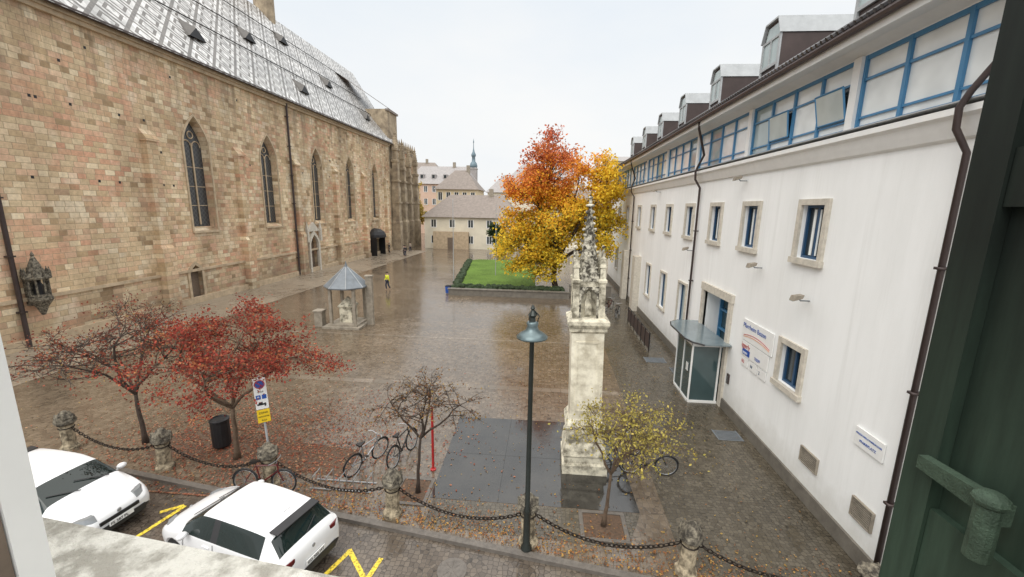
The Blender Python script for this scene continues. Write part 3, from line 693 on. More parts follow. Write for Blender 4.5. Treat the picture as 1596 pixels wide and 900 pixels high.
def redcol(p,tn,rs):
    t=.5+tn*.25+rs.normal(0,.18,len(p)); return jitter(pal([(0,(.15,.028,.022)),(.45,(.32,.055,.04)),(.8,(.43,.11,.065)),(1,(.48,.21,.09))],t),rs,.35)
tree('maple_tree',"small tree with dense deep red autumn leaves",(-9.58,11.13,0),(.05,.0,1.75),
 [((.4,0,3.7),(1.5,1.5,1.1),1.2),((-1.2,-.3,3.4),(1.5,1.4,.95),1),((1.6,.4,3.3),(1.4,1.4,.9),1),((.2,1.2,3.5),(1.6,1.3,1.0),1),((.5,-1.2,3.3),(1.5,1.3,.9),.9)],
 .085,21,13500,.040,redcol,13,8,.12,'bark',.006,group='red autumn trees')
def purcol(p,tn,rs):
    t=.5+tn*.25+rs.normal(0,.2,len(p)); return jitter(pal([(0,(.12,.04,.03)),(.5,(.27,.075,.05)),(.9,(.40,.16,.09)),(1,(.38,.25,.10))],t),rs,.35)
tree('maple_tree',"small half bare tree with thinning dark red leaves",(-13.23,11.63,0),(-.2,.1,1.7),
 [((-.3,0,3.7),(1.6,1.5,1.1),1),((-2.0,-.2,3.2),(1.6,1.5,.9),1),((1.2,.3,3.3),(1.3,1.4,.9),1),((-.8,1.4,3.4),(1.7,1.4,1.0),.9),((-.6,-1.3,3.2),(1.6,1.3,.8),.8)],
 .08,23,3900,.038,purcol,12,7,.16,'barkdark',.009,group='red autumn trees')
def brcol(p,tn,rs):
    t=.5+tn*.25+rs.normal(0,.2,len(p)); return jitter(pal([(0,(.14,.07,.04)),(.5,(.26,.13,.06)),(1,(.32,.22,.08))],t),rs)
tree('young_tree',"small nearly bare tree with brown twigs in paving",(-3.40,10.18,0),(.12,0,1.7),
 [((.3,0,2.95),(.85,.8,.6),1),((-.7,0,2.75),(.8,.8,.55),1),((1.2,.1,2.7),(.8,.8,.5),1),((.2,.7,2.85),(.8,.7,.5),1),((.3,-.6,2.75),(.9,.8,.5),1)],
 .055,31,1000,.034,brcol,10,7,.1,'barkdark',.006,group='small bare trees by the chain')
def olcol(p,tn,rs):
    t=.5+tn*.25+rs.normal(0,.2,len(p)); return jitter(pal([(0,(.26,.21,.06)),(.5,(.46,.40,.10)),(1,(.64,.50,.13))],t),rs)
tree('young_tree',"small sparse tree with yellow olive leaves in paving",(1.71,9.45,0),(.1,0,1.5),
 [((.5,0,2.95),(.95,.9,.8),1),((-.45,0,2.75),(.75,.9,.6),1),((1.35,.2,2.5),(.75,.9,.6),1),((.4,.8,2.7),(.9,.8,.6),1),((.5,-.6,2.6),(.9,.8,.6),1)],
 .055,37,3200,.034,olcol,11,7,.12,'bark',.0055,group='small bare trees by the chain')
tree('yellow_tree',"slender distant tree with yellow leaves beside church",(-30.5,93,0),(0,0,3),
 [((0,0,9),(2.5,2.5,3.5),1),((.5,0,6),(2.3,2,2.5),1)],.2,41,4000,.25,lambda p,tn,rs:jitter(np.tile(np.array([[.55,.42,.12]]),(len(p),1)),rs,.4),8,4,.5,'barkdark',.02)
tree('green_shrub',"dark green shrub tree in front of low building",(-8.2,72,0),(0,0,.8),
 [((0,0,2.8),(1.5,1.5,2.0),1)],.15,43,3500,.2,lambda p,tn,rs:jitter(np.tile(np.array([[.05,.08,.035]]),(len(p),1)),rs,.4),8,4,.4,'barkdark',.02,'shrub')
rs=np.random.RandomState(5)
def fallen(name,n,gen,cols,s):
    P=gen(n); a=rs.uniform(0,2*pi,n); sz=s*rs.uniform(.5,1.3,n)
    u=np.stack([np.cos(a)*sz,np.sin(a)*sz,rs.uniform(-.3,.3,n)*sz],1); v=np.stack([-np.sin(a)*sz*.6,np.cos(a)*sz*.6,rs.uniform(-.3,.3,n)*sz],1)
    C0=np.column_stack([P,np.full(n,.03)])
    V=np.stack([C0-u,C0+v,C0+u,C0-v],1).reshape(-1,3)
    me=bpy.data.meshes.new(name); me.from_pydata(V.tolist(),[],np.arange(n*4).reshape(-1,4).tolist())
    ca=me.color_attributes.new(name='leaf_colour',type='FLOAT_COLOR',domain='POINT'); cc=np.ones((n*4,4)); cl=np.array(cols)[rs.randint(0,len(cols),n)]*rs.uniform(.6,1.3,(n,1)); cc[:,:3]=np.repeat(cl,4,axis=0); ca.data.foreach_set('color',cc.ravel())
    me.materials.append(M['leaf']); o=bpy.data.objects.new(name,me); COL.objects.link(o); o["kind"]="stuff"; o["label"]="fallen autumn leaves scattered on wet paving"; return o
fallen('fallen_leaves',9000,lambda n:np.column_stack([rs.normal(-9.6,2.8,n),np.clip(rs.normal(12.2,1.8,n),9.4,19)]),[(.36,.11,.065),(.42,.18,.11),(.26,.10,.06),(.46,.27,.16)],.038)
fallen('fallen_leaves',2800,lambda n:np.column_stack([rs.uniform(-20,7.2,n),rs.uniform(8.2,24,n)]),[(.34,.19,.07),(.42,.28,.08),(.26,.12,.06)],.028)
fallen('fallen_leaves',3200,lambda n:(lambda x:np.column_stack([x,8.45-.15*x+np.abs(rs.normal(0,.55,n))]))(rs.uniform(-8,7.2,n)),[(.50,.30,.09),(.40,.18,.07),(.3,.13,.06)],.03)
# ------------------------------------------------------------------ bollards and chains
bl=[(-15.28,11.03,.05),(-11.36,10.43,.02),(-7.7,10.05,0),(-3.80,9.28,.03),(-.19,8.70,-.04),(3.37,8.21,.02)]
def bollard():
    o=thing('stone_bollard',"weathered stone bollard with carved cap holding iron chain",'bollard',(0,0,0),0,'stone bollards with chains')
    MB().lathe([(.25,0),(.25,.1),(.20,.16),(.175,.22),(.18,.84),(.20,.88),(.23,.90)],8).build('shaft',o,['bollard'])
    f=MB(); f.lathe([(.23,.90),(.27,.95),(.265,1.02),(.22,1.08),(.23,1.12),(.15,1.24),(.12,1.27),(.07,1.33),(.01,1.35)],8)
    for i in range(4):
        a=2*pi*i/4+.39; f.prism([(-.12,1.0),(.12,1.0),(.0,1.24)],lambda p,q,t,a=a:(t*math.cos(a)-p*math.sin(a),t*math.sin(a)+p*math.cos(a),q),.10,.25)
    f.build('cap',o,['bollard_cap'])
    MB().tube([(.19*math.cos(2*pi*i/12),.19*math.sin(2*pi*i/12),.78) for i in range(12)],.018,5,closed=True).build('iron_ring',o,['iron'])
    return o
b0=bollard(); b0.location=(bl[0][0],bl[0][1],0)
for x,y,t in bl[1:]: 
    c=copything(b0,(x,y,0),t*9); c.rotation_euler=(t*.6,t,t*9)
c=copything(b0,(7.05,7.95,0),.3); c.scale=(1.0,1.0,.62)
c["label"]="pale low stone bollard at foot of white wall"
def chain(p,q,sag):
    p=Vector(p); q=Vector(q); L=(q-p).length; n=int(L/.105); mb=MB()
    for i in range(n):
        t=(i+.5)/n; c=p.lerp(q,t)-Vector((0,0,sag*4*t*(1-t)))
        t2=t+.01; c2=p.lerp(q,t2)-Vector((0,0,sag*4*t2*(1-t2))); d=(c2-c).normalized()
        s=d.cross(Vector((0,0,1))).normalized(); up=s.cross(d)
        e=s if i%2 else up
        mb.tube([c+d*(.075*math.cos(a))+e*(.04*math.sin(a)) for a in [2*pi*k/8 for k in range(8)]],.015,4,closed=True)
    o=mb.build('iron_chain',None,['iron']); tag(o,"heavy dark iron chain sagging between stone bollards",'chain','chains between bollards')
allb=bl+[(7.05,7.95,0)]
for a,b2 in zip(allb[:-1],allb[1:]):
    chain((a[0]+.2,a[1],.78),(b2[0]-.2,b2[1],.78 if b2[0]<6 else .5),.42)
# ------------------------------------------------------------------ lamp
L=thing('street_lamp',"tall dark pole street lamp with flared grey metal shade",'street lamp',(-.23,8.42,0))
MB().lathe([(.13,0),(.13,.15),(.085,.25),(.078,1.1),(.09,1.13),(.058,1.2),(.05,5.2),(.06,5.22),(.06,5.3),(.04,5.32)],14).build('pole',L,['lampgreen'],True)
MB().lathe([(.33,5.30),(.335,5.33),(.25,5.40),(.14,5.47),(.11,5.55),(.13,5.62),(.10,5.66)],20).build('lamp_shade',L,['shade'],True)
f=MB(); f.lathe([(.07,5.66),(.06,5.74),(.10,5.8),(.03,5.9),(.05,5.94),(.01,6.02)],10)
for i in range(3):
    a=2*pi*i/3; f.tube([(.1*math.cos(a),.1*math.sin(a),5.64),(.14*math.cos(a),.14*math.sin(a),5.78),(.03*math.cos(a),.03*math.sin(a),5.9)],.012,4)
f.build('finial',L,['lampgreen'])
MB().lathe([(.2,5.28),(.22,5.31),(.1,5.335)],14).build('lamp_glass',L,['paleglass'])
# ------------------------------------------------------------------ gothic shrine column
G=thing('gothic_shrine_column',"weathered gothic stone wayside column with crocketed pinnacle top",'monument',(1.40,12.15,0))
G.rotation_euler=(0,-.022,0)
MB().sq([(.68,-.02),(.68,.3),(.62,.36),(.62,.55),(.66,.6),(.6,.9),(.56,1.0),(.56,1.45),(.6,1.5),(.52,1.66)]).build('pedestal',G,['stone'])
f=MB(); f.sq([(.5,1.66),(.47,1.75),(.47,4.45)]); f.b(-.34,.34,-.49,-.46,2.0,2.05); f.b(-.34,.34,-.49,-.46,4.15,4.2); f.b(-.34,-.29,-.49,-.46,2.05,4.15); f.b(.29,.34,-.49,-.46,2.05,4.15); f.build('shaft',G,['stone_light'])
MB().sq([(.47,4.45),(.54,4.52),(.54,4.6),(.6,4.72),(.6,4.82),(.46,4.9)]).build('cornice',G,['stone'])
f=MB()
for sx in (-1,1):
    for sy in (-1,1):
        f.sq([(.09,4.88),(.09,5.9),(.12,5.95),(.12,6.02),(.08,6.05),(.065,6.35),(.09,6.38),(.01,6.85)],(sx*.37,sy*.37,0))
        for k in range(4):
            for cx,cy in ((1,1),(1,-1),(-1,1),(-1,-1)): f.ball((sx*.37+.065*cx*(1-k*.18),sy*.37+.065*cy*(1-k*.18),6.42+k*.1),.025,4)
f.b(-.24,.24,-.24,.24,4.88,5.9); f.b(-.42,.42,-.42,.42,5.82,5.98); f.build('niche_block',G,['stone'])
f=MB()
for k in range(4):
    R=Matrix.Rotation(k*pi/2,3,'Z')
    o0=len(f.v); f.prism([(-.30,5.98),(.30,5.98),(.0,6.85)],FXZ,-.44,-.37)
    for s0,s1 in ((-.34,-.22),(.22,.34)): f.b(s0,s1,-.44,-.36,4.9,5.8)
    f.prism([(-.22,5.55),(-.22,5.82),(.22,5.82),(.22,5.55),(.12,5.7),(0,5.8),(-.12,5.7)],FXZ,-.43,-.37)
    for j in range(5):
        t=j/5; 
        for s in (-1,1): f.ball((s*.31*(1-t),-.41,6.02+.85*t),.042,4)
    f.ball((0,-.41,6.92),.055,5)
    for i in range(o0,len(f.v)): f.v[i]=tuple(R@Vector(f.v[i]))
f.build('gable',G,['stone_dark'])
f=MB(); f.lathe([(.30,5.95),(.25,6.6),(.18,7.0),(.11,7.5),(.045,8.05),(.035,8.1)],8)
for j in range(9):
    z=6.6+j*.165; r=.22*(1-(z-6.6)/1.7)+.05
    for i in range(4): a=pi/4+i*pi/2+(j%2)*pi/4; f.ball((r*math.cos(a),r*math.sin(a),z),(.055,.055,.05),4)
f.ball((0,0,8.1),(.13,.13,.05),6); f.ball((0,0,8.2),(.05,.05,.1),6); f.ball((0,0,8.32),(.08,.08,.045),6); f.build('spire',G,['stone_dark'])
MB().prism([(-.09,4.98),(.09,4.98),(.11,5.35),(.06,5.5),(.07,5.62),(0,5.7),(-.07,5.62),(-.06,5.5),(-.11,5.35)],FXZ,-.34,-.245).build('relief_figure',G,['stone'])
# ------------------------------------------------------------------ pavilion
K=thing('fountain_pavilion',"small stone fountain pavilion with faceted grey metal roof",'pavilion',(-13.2,26.2,0))
MB().lathe([(1.42,2.62),(1.45,2.70),(.82,3.28),(.12,3.95),(.06,4.15),(.005,4.35)],8,rot=.39).build('roof',K,['metalroof'])
f=MB(); 
for i in range(8):
    a=2*pi*i/8+.39; f.tube([(1.46*math.cos(a),1.46*math.sin(a),2.70),(.83*math.cos(a),.83*math.sin(a),3.29),(.12*math.cos(a),.12*math.sin(a),3.96)],.025,4)
f.build('roof_rib',K,['zinc'])
f=MB()
for (x,y) in ((-.8,-.8),(.8,-.8),(.8,.8),(-.8,.8)): f.sq([(.09,0),(.09,2.7)],(x,y,0))
f.b(-.92,.92,-.92,.92,2.55,2.66); f.build('pillar',K,['rubble'])
f=MB(); f.sq([(1.25,0),(1.25,.12)]); f.sq([(1.0,.12),(1.0,.24)]); f.build('step',K,['rubble'])
f=MB(); f.sq([(.42,.24),(.42,1.25),(.5,1.3),(.5,1.36),(.02,1.95)]); f.build('fountain_block',K,['stone'])
o=thing('stone_stele',"tall flat grey stone stele beside pavilion",'stele',(-11.75,26.4,0)); MB().b(-.22,.22,-.12,.12,0,3.3).build('slab',o,['rubble']); MB().b(-.27,.27,-.16,.16,3.3,3.4).build('cap',o,['rubble'])
o=thing('stone_block',"low pale stone block beside pavilion",'stone block',(-14.9,25.6,0)); MB().b(-.26,.26,-.25,.25,0,1.0).build('block',o,['rubble']); MB().b(-.33,.33,-.3,.3,1.0,1.1).build('cap',o,['rubble'])
# ------------------------------------------------------------------ lawn
mb=MB(); lp=[(-7.2,38.0),(-1.6,38.0),(-.9,39),(-1.4,58),(-2.4,60),(-9.8,60),(-10.8,58.5),(-8.2,39.5)]
mb.prism(lp,FXY,.0,.45); o=mb.build('lawn',None,['grass']); o["kind"]="structure"
W=thing('garden_wall',"low dark stone wall edging green lawn",'wall',(-3,36.8,0))
f=MB(); f.b(-5.8,5.2,-.2,.2,0,.55); f.build('wall_stone',W,['plinth'])
f=MB(); f.b(-5.9,5.3,-.26,.26,.55,.63); f.build('coping',W,['plinth'])
H=thing('garden_hedge',"low clipped dark green hedge bordering lawn edge",'hedge',(-3,37.5,0))
f=MB(); rr=random.Random(2)
for i in range(420):
    f.ball((rr.uniform(-5.3,4.7),rr.uniform(-.25,.6),.5+rr.uniform(-.1,.28)),(.22,.2,.18),4)
for i in range(240):
    t=rr.random(); f.ball((-5.4-2.5*t+rr.uniform(-.25,.25),t*21,.45+rr.uniform(-.1,.2)),(.28,.3,.2),4)
f.build('foliage',H,['hedge'])
for x,y,h in ((-9.3,41,8.6),(-5.6,46,8.2)):
    P=thing('flag_pole',"slim white metal flag pole beside lawn",'flag pole',(x,y,0),0,'flag poles'); MB().lathe([(.045,0),(.03,h),(.05,h+.02),(.01,h+.12)],8).build('pole',P,['zinc']); MB().lathe([(.16,0),(.16,.1),(.08,.16)],10).build('base',P,['kerb'])
W=thing('garden_wall',"low dark stone wall beside autumn tree",'wall',(4.2,38,0)); MB().b(-1.9,1.9,-.2,.2,0,1.0).build('wall_stone',W,['plinth']); MB().b(-2,2,-.25,.25,1.0,1.08).build('coping',W,['plinth'])
o=thing('waste_container',"small blue wheeled waste container beside lawn wall",'waste container',(-9.0,37.3,0)); MB().sq([(.18,.06),(.22,.7)]).build('container_body',o,['signblue']); MB().sq([(.24,.7),(.24,.75),(.16,.8)]).build('lid',o,['coat'])
# ------------------------------------------------------------------ sign post, bin, red pole
S=thing('parking_sign',"no parking sign with yellow panel on grey post",'traffic sign',(-8.05,10.6,0),.62)
S.rotation_euler=(.03,-.03,.62)
MB().tube([(0,0,-.02),(0,0,3.15)],.032,8).build('post',S,['zinc'])
RS=colsR((1,0,0),(0,0,1))
MB().b(-.16,.16,-.06,-.035,2.15,3.1).build('sign_plate',S,['white'])
f=MB(); f.prism([(.12*math.cos(a),2.92+.12*math.sin(a)) for a in [2*pi*i/24 for i in range(24)]],FXZ,-.066,-.061); f.build('sign_disc',S,['signblue'])
f=MB(); f.tube([(.12*math.cos(a),-.067,2.92+.12*math.sin(a)) for a in [2*pi*i/24 for i in range(24)]],.014,5,closed=True); f.tube([(-.08,-.068,3.0),(.08,-.068,2.84)],.012,5); f.build('sign_ring',S,['red'])
text("0-24",.08,(0,-.063,2.66),'black',S,RS,align='CENTER')
f=MB(); f.b(-.13,-.01,-.066,-.061,2.46,2.59); f.b(.02,.13,-.066,-.061,2.46,2.59); f.build('pictogram',S,['signblue'])
text("P",.11,(-.07,-.068,2.48),'white',S,RS,align='CENTER')
f=MB(); f.b(-.12,.06,-.066,-.061,2.27,2.32); f.b(-.08,.02,-.066,-.061,2.32,2.37); f.b(.06,.10,-.066,-.061,2.23,2.33); f.build('pictogram',S,['black'])
MB().b(-.16,.16,-.058,-.036,1.72,2.12).build('yellow_plate',S,['yellow'])
text("ZONA",.08,(0,-.061,2.0),'black',S,RS,align='CENTER'); text("RIMOZIONE",.05,(0,-.061,1.89),'black',S,RS,align='CENTER'); text("0-24",.07,(0,-.061,1.77),'black',S,RS,align='CENTER')
o=thing('litter_bin',"black round street litter bin on paving",'litter bin',(-10.52,11.67,0)); MB().lathe([(.24,.08),(.27,.12),(.27,.95),(.29,.97),(.29,1.02),(.22,1.06),(.2,1.02)],16).build('bin_body',o,['black']); MB().lathe([(.1,0),(.1,.1)],8).build('foot',o,['iron'])
o=thing('red_post',"slim red metal post between bicycles",'post',(-3.25,11.25,0)); MB().lathe([(.04,0),(.04,2.05),(.015,2.1)],10).build('post',o,['red']); MB().lathe([(.09,0),(.09,.03),(.05,.05)],10).build('foot_plate',o,['red'])
o=thing('bicycle_rack',"low grey metal bicycle rack on paving",'bicycle rack',(-5.6,10.2,0)); f=MB()
for i in range(5): f.tube([(-.8+i*.4,-.2,.02),(-.8+i*.4,-.2,.4),(-.8+i*.4,.2,.4),(-.8+i*.4,.2,.02)],.015,5)
f.tube([(-.9,-.2,.03),(.9,-.2,.03)],.02,5); f.tube([(-.9,.2,.03),(.9,.2,.03)],.02,5); f.build('rack_bars',o,['alloy'])
# ------------------------------------------------------------------ bicycles
def bicycle(loc,rz,lean,frame,label):
    o=thing('bicycle',label,'bicycle',loc,rz,'parked bicycles'); o.rotation_euler=(lean,0,rz)
    r=.34
    for cx in (-.54,.54):
        w=MB().tube([(cx+r*math.cos(a),0,r+r*math.sin(a)) for a in [2*pi*i/24 for i in range(24)]],.022,6,closed=True).build('wheel',o,['tyre'],True)
        f=MB(); f.tube([(cx+.31*math.cos(a),0,r+.31*math.sin(a)) for a in [2*pi*i/24 for i in range(24)]],.010,4,closed=True)
        for i in range(14):
            a=2*pi*i/14; f.tube([(cx,0,r),(cx+.31*math.cos(a),0,r+.31*math.sin(a))],.003,3)
        f.tube([(cx,-.05,r),(cx,.05,r)],.02,6); f.build('rim',w,['alloy'])
        f=MB(); f.tube([(cx+.37*math.cos(a),0,r+.37*math.sin(a)) for a in [pi*(.1+.85*i/8) for i in range(9)]],.018,4); f.build('mudguard',o,['black'])
    bb=(-.1,0,.29); seat=(-.22,0,.80); head=(.36,0,.82); hb=(.39,0,.66)
    f=MB()
    for a,b2,rr_ in ((bb,seat,.021),(seat,head,.020),(bb,hb,.023),((-.54,0,r),bb,.014),((-.54,0,r),seat,.012),((.36,0,.88),(.41,0,.6),.023),((.41,0,.6),(.54,0,r),.017)): f.tube([a,b2],rr_,6)
    f.build('frame',o,[frame])
    MB().tube([(.30,-.29,.98),(.36,-.2,.99),(.37,0,.96),(.36,.2,.99),(.30,.29,.98)],.013,6).tube([(.37,0,.96),(.35,0,.86)],.014,6).build('handlebar',o,['alloy'])
    f=MB(); f.prism([(-.37,-.08),(-.33,-.09),(-.12,-.02),(-.09,0),(-.12,.02),(-.33,.09),(-.37,.08)],FXY,.90,.95); f.tube([(-.23,0,.8),(-.25,0,.9)],.013,6); f.build('saddle',o,['saddle'])
    f=MB(); f.tube([(-.1+.09*math.cos(a),.04,.29+.09*math.sin(a)) for a in [2*pi*i/12 for i in range(12)]],.008,4,closed=True); f.tube([(-.1,.04,.29),(-.1,.09,.12)],.01,4); f.tube([(-.1,-.04,.29),(-.1,-.09,.46)],.01,4)
    f.b(-.14,-.06,.07,.15,.11,.13); f.b(-.14,-.06,-.15,-.07,.45,.47); f.tube([(-.54,.04,.37),(-.1,.04,.38)],.005,3); f.tube([(-.54,.04,.31),(-.1,.04,.2)],.005,3); f.build('crank',o,['iron'])
    f=MB(); f.tube([(-.85,-.07,.72),(-.3,-.07,.72)],.007,4); f.tube([(-.85,.07,.72),(-.3,.07,.72)],.007,4); f.tube([(-.85,-.07,.72),(-.85,.07,.72)],.007,4); f.tube([(-.8,.07,.72),(-.54,.06,.34)],.007,4)
    for i in range(4): f.tube([(-.75+i*.13,-.07,.72),(-.75+i*.13,.07,.72)],.005,3)
    f.build('luggage_rack',o,['iron'])
    return o
bicycle((-7.65,9.72,0),.08,-.08,'bikered',"dark city bicycle leaning by stone bollard")
bicycle((-5.35,11.2,0),1.15,.1,'bikesilver',"silver bicycle parked beside small bare tree")
bicycle((-4.35,11.75,0),1.35,-.08,'bikeblack',"black bicycle parked near slim red post")
bicycle((3.35,11.75,0),.0,.1,'bikeblack',"black bicycle parked behind shrine column")
bicycle((2.6,12.6,0),.25,-.06,'bikesilver',"grey bicycle beside shrine column")
bicycle((5.6,31,0),1.2,-.06,'bikeblack',"bicycle parked along the white wall")
bicycle((5.2,33,0),1.0,.06,'bikered',"bicycle parked along the white wall")
# ------------------------------------------------------------------ cars
def car(loc,rz,label,sc=1.0):
    o=thing('parked_car',label,'car',loc,rz,'white cars parked along the kerb'); o.scale=(sc,sc,sc)
    st=[(-2.02,.40,.70,.74,.68,.80,.60),(-1.98,.28,.80,.90,.77,.97,.66),(-1.90,.21,.85,.97,.81,1.05,.70),(-1.84,.20,.86,.98,.82,1.10,.70),(-1.54,.2,.87,.99,.835,1.40,.62),(-1.44,.2,.87,.985,.84,1.45,.61),
        (-1.05,.2,.875,.975,.845,1.475,.615),(-.55,.2,.875,.965,.85,1.49,.63),(-.05,.2,.875,.955,.85,1.485,.635),(.03,.2,.875,.953,.85,1.48,.635),(.40,.2,.875,.94,.85,1.44,.62),(.48,.2,.875,.94,.85,1.42,.62),(1.02,.2,.87,.925,.835,1.10,.70),(1.12,.2,.87,.92,.82,1.03,.72),(1.5,.2,.86,.86,.79,.94,.62),(1.80,.22,.81,.76,.73,.83,.55),(1.97,.26,.72,.66,.64,.72,.46),(2.03,.34,.64,.55,.58,.60,.42)]
    vs=[]; 
    for (x,zb,w,zbelt,wb,zt,wt) in st:
        half=[(.0,zb),(w*.85,zb),(w*.985,zb+.10),(w*1.01,zb+(zbelt-zb)*.62),(w*.985,zbelt-.05),(wb,zbelt),(wt+.02,zt-.055),(wt*.86,zt-.012),(0,zt)]
        ring=[(y,z) for y,z in half]+[(-y,z) for y,z in half[-2:0:-1]]
        vs+=[(x,y,z) for y,z in ring]
    n=16; fs=[]; ms=[]
    for i in range(len(st)-1):
        for j in range(n):
            fs.append((i*n+j,(i+1)*n+j,(i+1)*n+(j+1)%n,i*n+(j+1)%n))
            jj=j if j<8 else 15-j
            x0=st[i][0]; x1=st[i+1][0]; m_=0
            if jj==5 and x0>=-1.45 and x1<=1.03: m_=3 if j<8 else 5
            if jj==5 and abs(x0+.05)<.01: m_=4
            if jj in (6,7) and x0>=.47 and x1<=1.03: m_=1
            if jj in (6,7) and x0>=-1.85 and x1<=-1.53: m_=2
            if jj<=1: m_=4
            ms.append(m_)
    fs.append(tuple(range(n))); ms.append(0); fs.append(tuple(range((len(st)-1)*n+n-1,(len(st)-1)*n-1,-1))); ms.append(0)
    me=bpy.data.meshes.new('body'); me.from_pydata(vs,[],fs); me.polygons.foreach_set('material_index',ms)
    for m_ in ('carpaint','carglass','carglass','carglass','plastic','carglass'): me.materials.append(M[m_])
    bo=bpy.data.objects.new('body',me); COL.objects.link(bo)
    bm=bmesh.new(); bm.from_mesh(me); bmesh.ops.recalc_face_normals(bm,faces=bm.faces)
    cl=bm.edges.layers.float.get('crease_edge') or bm.edges.layers.float.new('crease_edge')
    for e in bm.edges:
        a,b2=e.verts[0].index,e.verts[1].index; ia,ja=divmod(a,n); ib,jb=divmod(b2,n)
        ja2=ja if ja<=8 else 16-ja; v_=0
        if ja==jb and ja2 in (5,): v_=.75
        if ja==jb and ja2 in (6,): v_=.45
        if ja==jb and ja2 in (3,): v_=.35
        if ja==jb and ja2 in (1,2): v_=.4
        if ia==ib and ja2>=5 and (16-jb if jb>8 else jb)>=5 and ia in (3,4,11,12): v_=.65
        e[cl]=v_
    bm.to_mesh(me); bm.free()
    md=bo.modifiers.new('s','SUBSURF'); md.levels=3; md.render_levels=3; bpy.context.view_layer.update(); evalmesh(bo)
    cm=MB()
    for cx in (-1.22,1.30):
        for s in (-1,1):
            cm.prism([(cx+.37*math.cos(a),.31+.37*math.sin(a)) for a in [2*pi*i/28 for i in range(28)]],FXZ,s*.62,s*1.1)
    cc=cm.build('c'); fixn(cc.data)
    md=bo.modifiers.new('b','BOOLEAN'); md.object=cc; md.operation='DIFFERENCE'; bpy.context.view_layer.update(); evalmesh(bo); bpy.data.objects.remove(cc)
    def extract(idx,name,par):
        bm=bmesh.new(); bm.from_mesh(bo.data); bmesh.ops.delete(bm,geom=[f for f in bm.faces if f.material_index not in idx],context='FACES')
        m2=bpy.data.meshes.new(name); bm.to_mesh(m2); bm.free()
        for m_ in bo.data.materials: m2.materials.append(m_)
        m2.polygons.foreach_set('use_smooth',[True]*len(m2.polygons))
        k=bpy.data.objects.new(name,m2); COL.objects.link(k); k.parent=par; return k
    extract((0,4),'body',o); extract((1,),'windshield',o); extract((2,),'rear_window',o); extract((3,),'side_window',o); extract((5,),'side_window',o)
    bpy.data.objects.remove(bo)
    for cx in (-1.22,1.30):
        for s in (-1,1):
            c=s*.74
            w=MB().prism([(cx+.32*math.cos(a),.32+.32*math.sin(a)) for a in [2*pi*i/28 for i in range(28)]],FXZ,c-.1,c+.1).build('wheel',o,['tyre'])
            f=MB(); f.prism([(cx+.21*math.cos(a),.32+.21*math.sin(a)) for a in [2*pi*i/20 for i in range(20)]],FXZ,c+s*.085,c+s*.102)
            for i in range(5):
                a=2*pi*i/5; f.tube([(cx,c+s*.11,.32),(cx+.2*math.cos(a),c+s*.11,.32+.2*math.sin(a))],.022,5)
            f.build('rim',w,['alloy'])
    for s in (-1,1):
        MB().prism([(-2.0,s*.50),(-2.01,s*.64),(-1.94,s*.79),(-1.78,s*.855),(-1.80,s*.78),(-1.92,s*.5)],FXY,.83,.93).build('tail_light',o,['redlight'])
        MB().prism([(1.98,s*.42),(1.93,s*.62),(1.78,s*.76),(1.55,s*.80),(1.6,s*.66),(1.84,s*.42)],FXY,.66,.80,0,[(1.90,s*.42),(1.86,s*.60),(1.74,s*.71),(1.52,s*.77),(1.6,s*.66),(1.80,s*.42)]).build('headlight',o,['headlight'])
        MB().ball((.78,s*.97,1.0),(.09,.12,.075),8).tube([(.78,s*.84,.95),(.78,s*.95,.98)],.025,5).build('mirror',o,['carpaint'],True)
    for x in (-.75,.2): 
        for s in (-1,1): MB().b(x-.1,x+.1,s*.88-.012,s*.88+.012,.80,.83).build('door_handle',o,['carpaint'])
    MB().b(-2.03,-1.93,-.60,.60,.32,.50).build('rear_bumper_trim',o,['plastic']); MB().b(1.93,2.04,-.55,.55,.28,.44).build('front_bumper_trim',o,['plastic'])
    MB().prism([(-1.66,-.57),(-1.42,-.57),(-1.42,.57),(-1.66,.57)],FXY,1.432,1.458).build('spoiler',o,['plastic'])
    MB().tube([(-1.2,0,1.46),(-1.4,0,1.63)],.006,5).build('antenna',o,['plastic'])
    for a,b2 in (((1.06,.5,1.10),(.80,-.05,1.26)),((1.08,-.1,1.10),(.82,-.6,1.22)),((-1.84,0,1.14),(-1.72,-.35,1.27))): MB().tube([a,b2],.012,4).build('wiper',o,['plastic'])
    p=MB().b(-2.055,-2.035,-.26,.26,.56,.67).build('number_plate',o,['white']); text("GD 302 MY",.095,(-2.058,.24,.58),'black',p,colsR((0,-1,0),(0,0,1)))
    p=MB().b(2.05,2.07,-.26,.26,.40,.51).build('number_plate',o,['white']); text("FS 387 PL",.095,(2.074,-.24,.42),'black',p,colsR((0,1,0),(0,0,1)))
    f=MB(); f.b(1.98,2.045,-.42,.42,.52,.60); f.build('grille',o,['black'])
    MB().ball((2.02,0,.66),(.02,.05,.05),6).build('badge',o,['alloy']); MB().ball((-2.0,0,.85),(.02,.05,.05),6).build('badge',o,['alloy'])
    for s in (-1,1):
        for pts_ in ([(.95,s*.886,.35),(.95,s*.890,.70),(.93,s*.862,.90)],[(-.02,s*.888,.33),(-.02,s*.893,.70),(-.02,s*.866,.92)],[(-.85,s*.888,.60),(-.88,s*.891,.72),(-.95,s*.864,.94)]):
            MB().tube(pts_,.006,4).build('door_seam',o,['plastic'])
    return o
car((-6.62,7.78,0),pi-.26,"white hatchback parked with dark rear window and tail lights",.96)
car((-12.1,8.25,0),-.13,"white compact car parked nose towards other car")
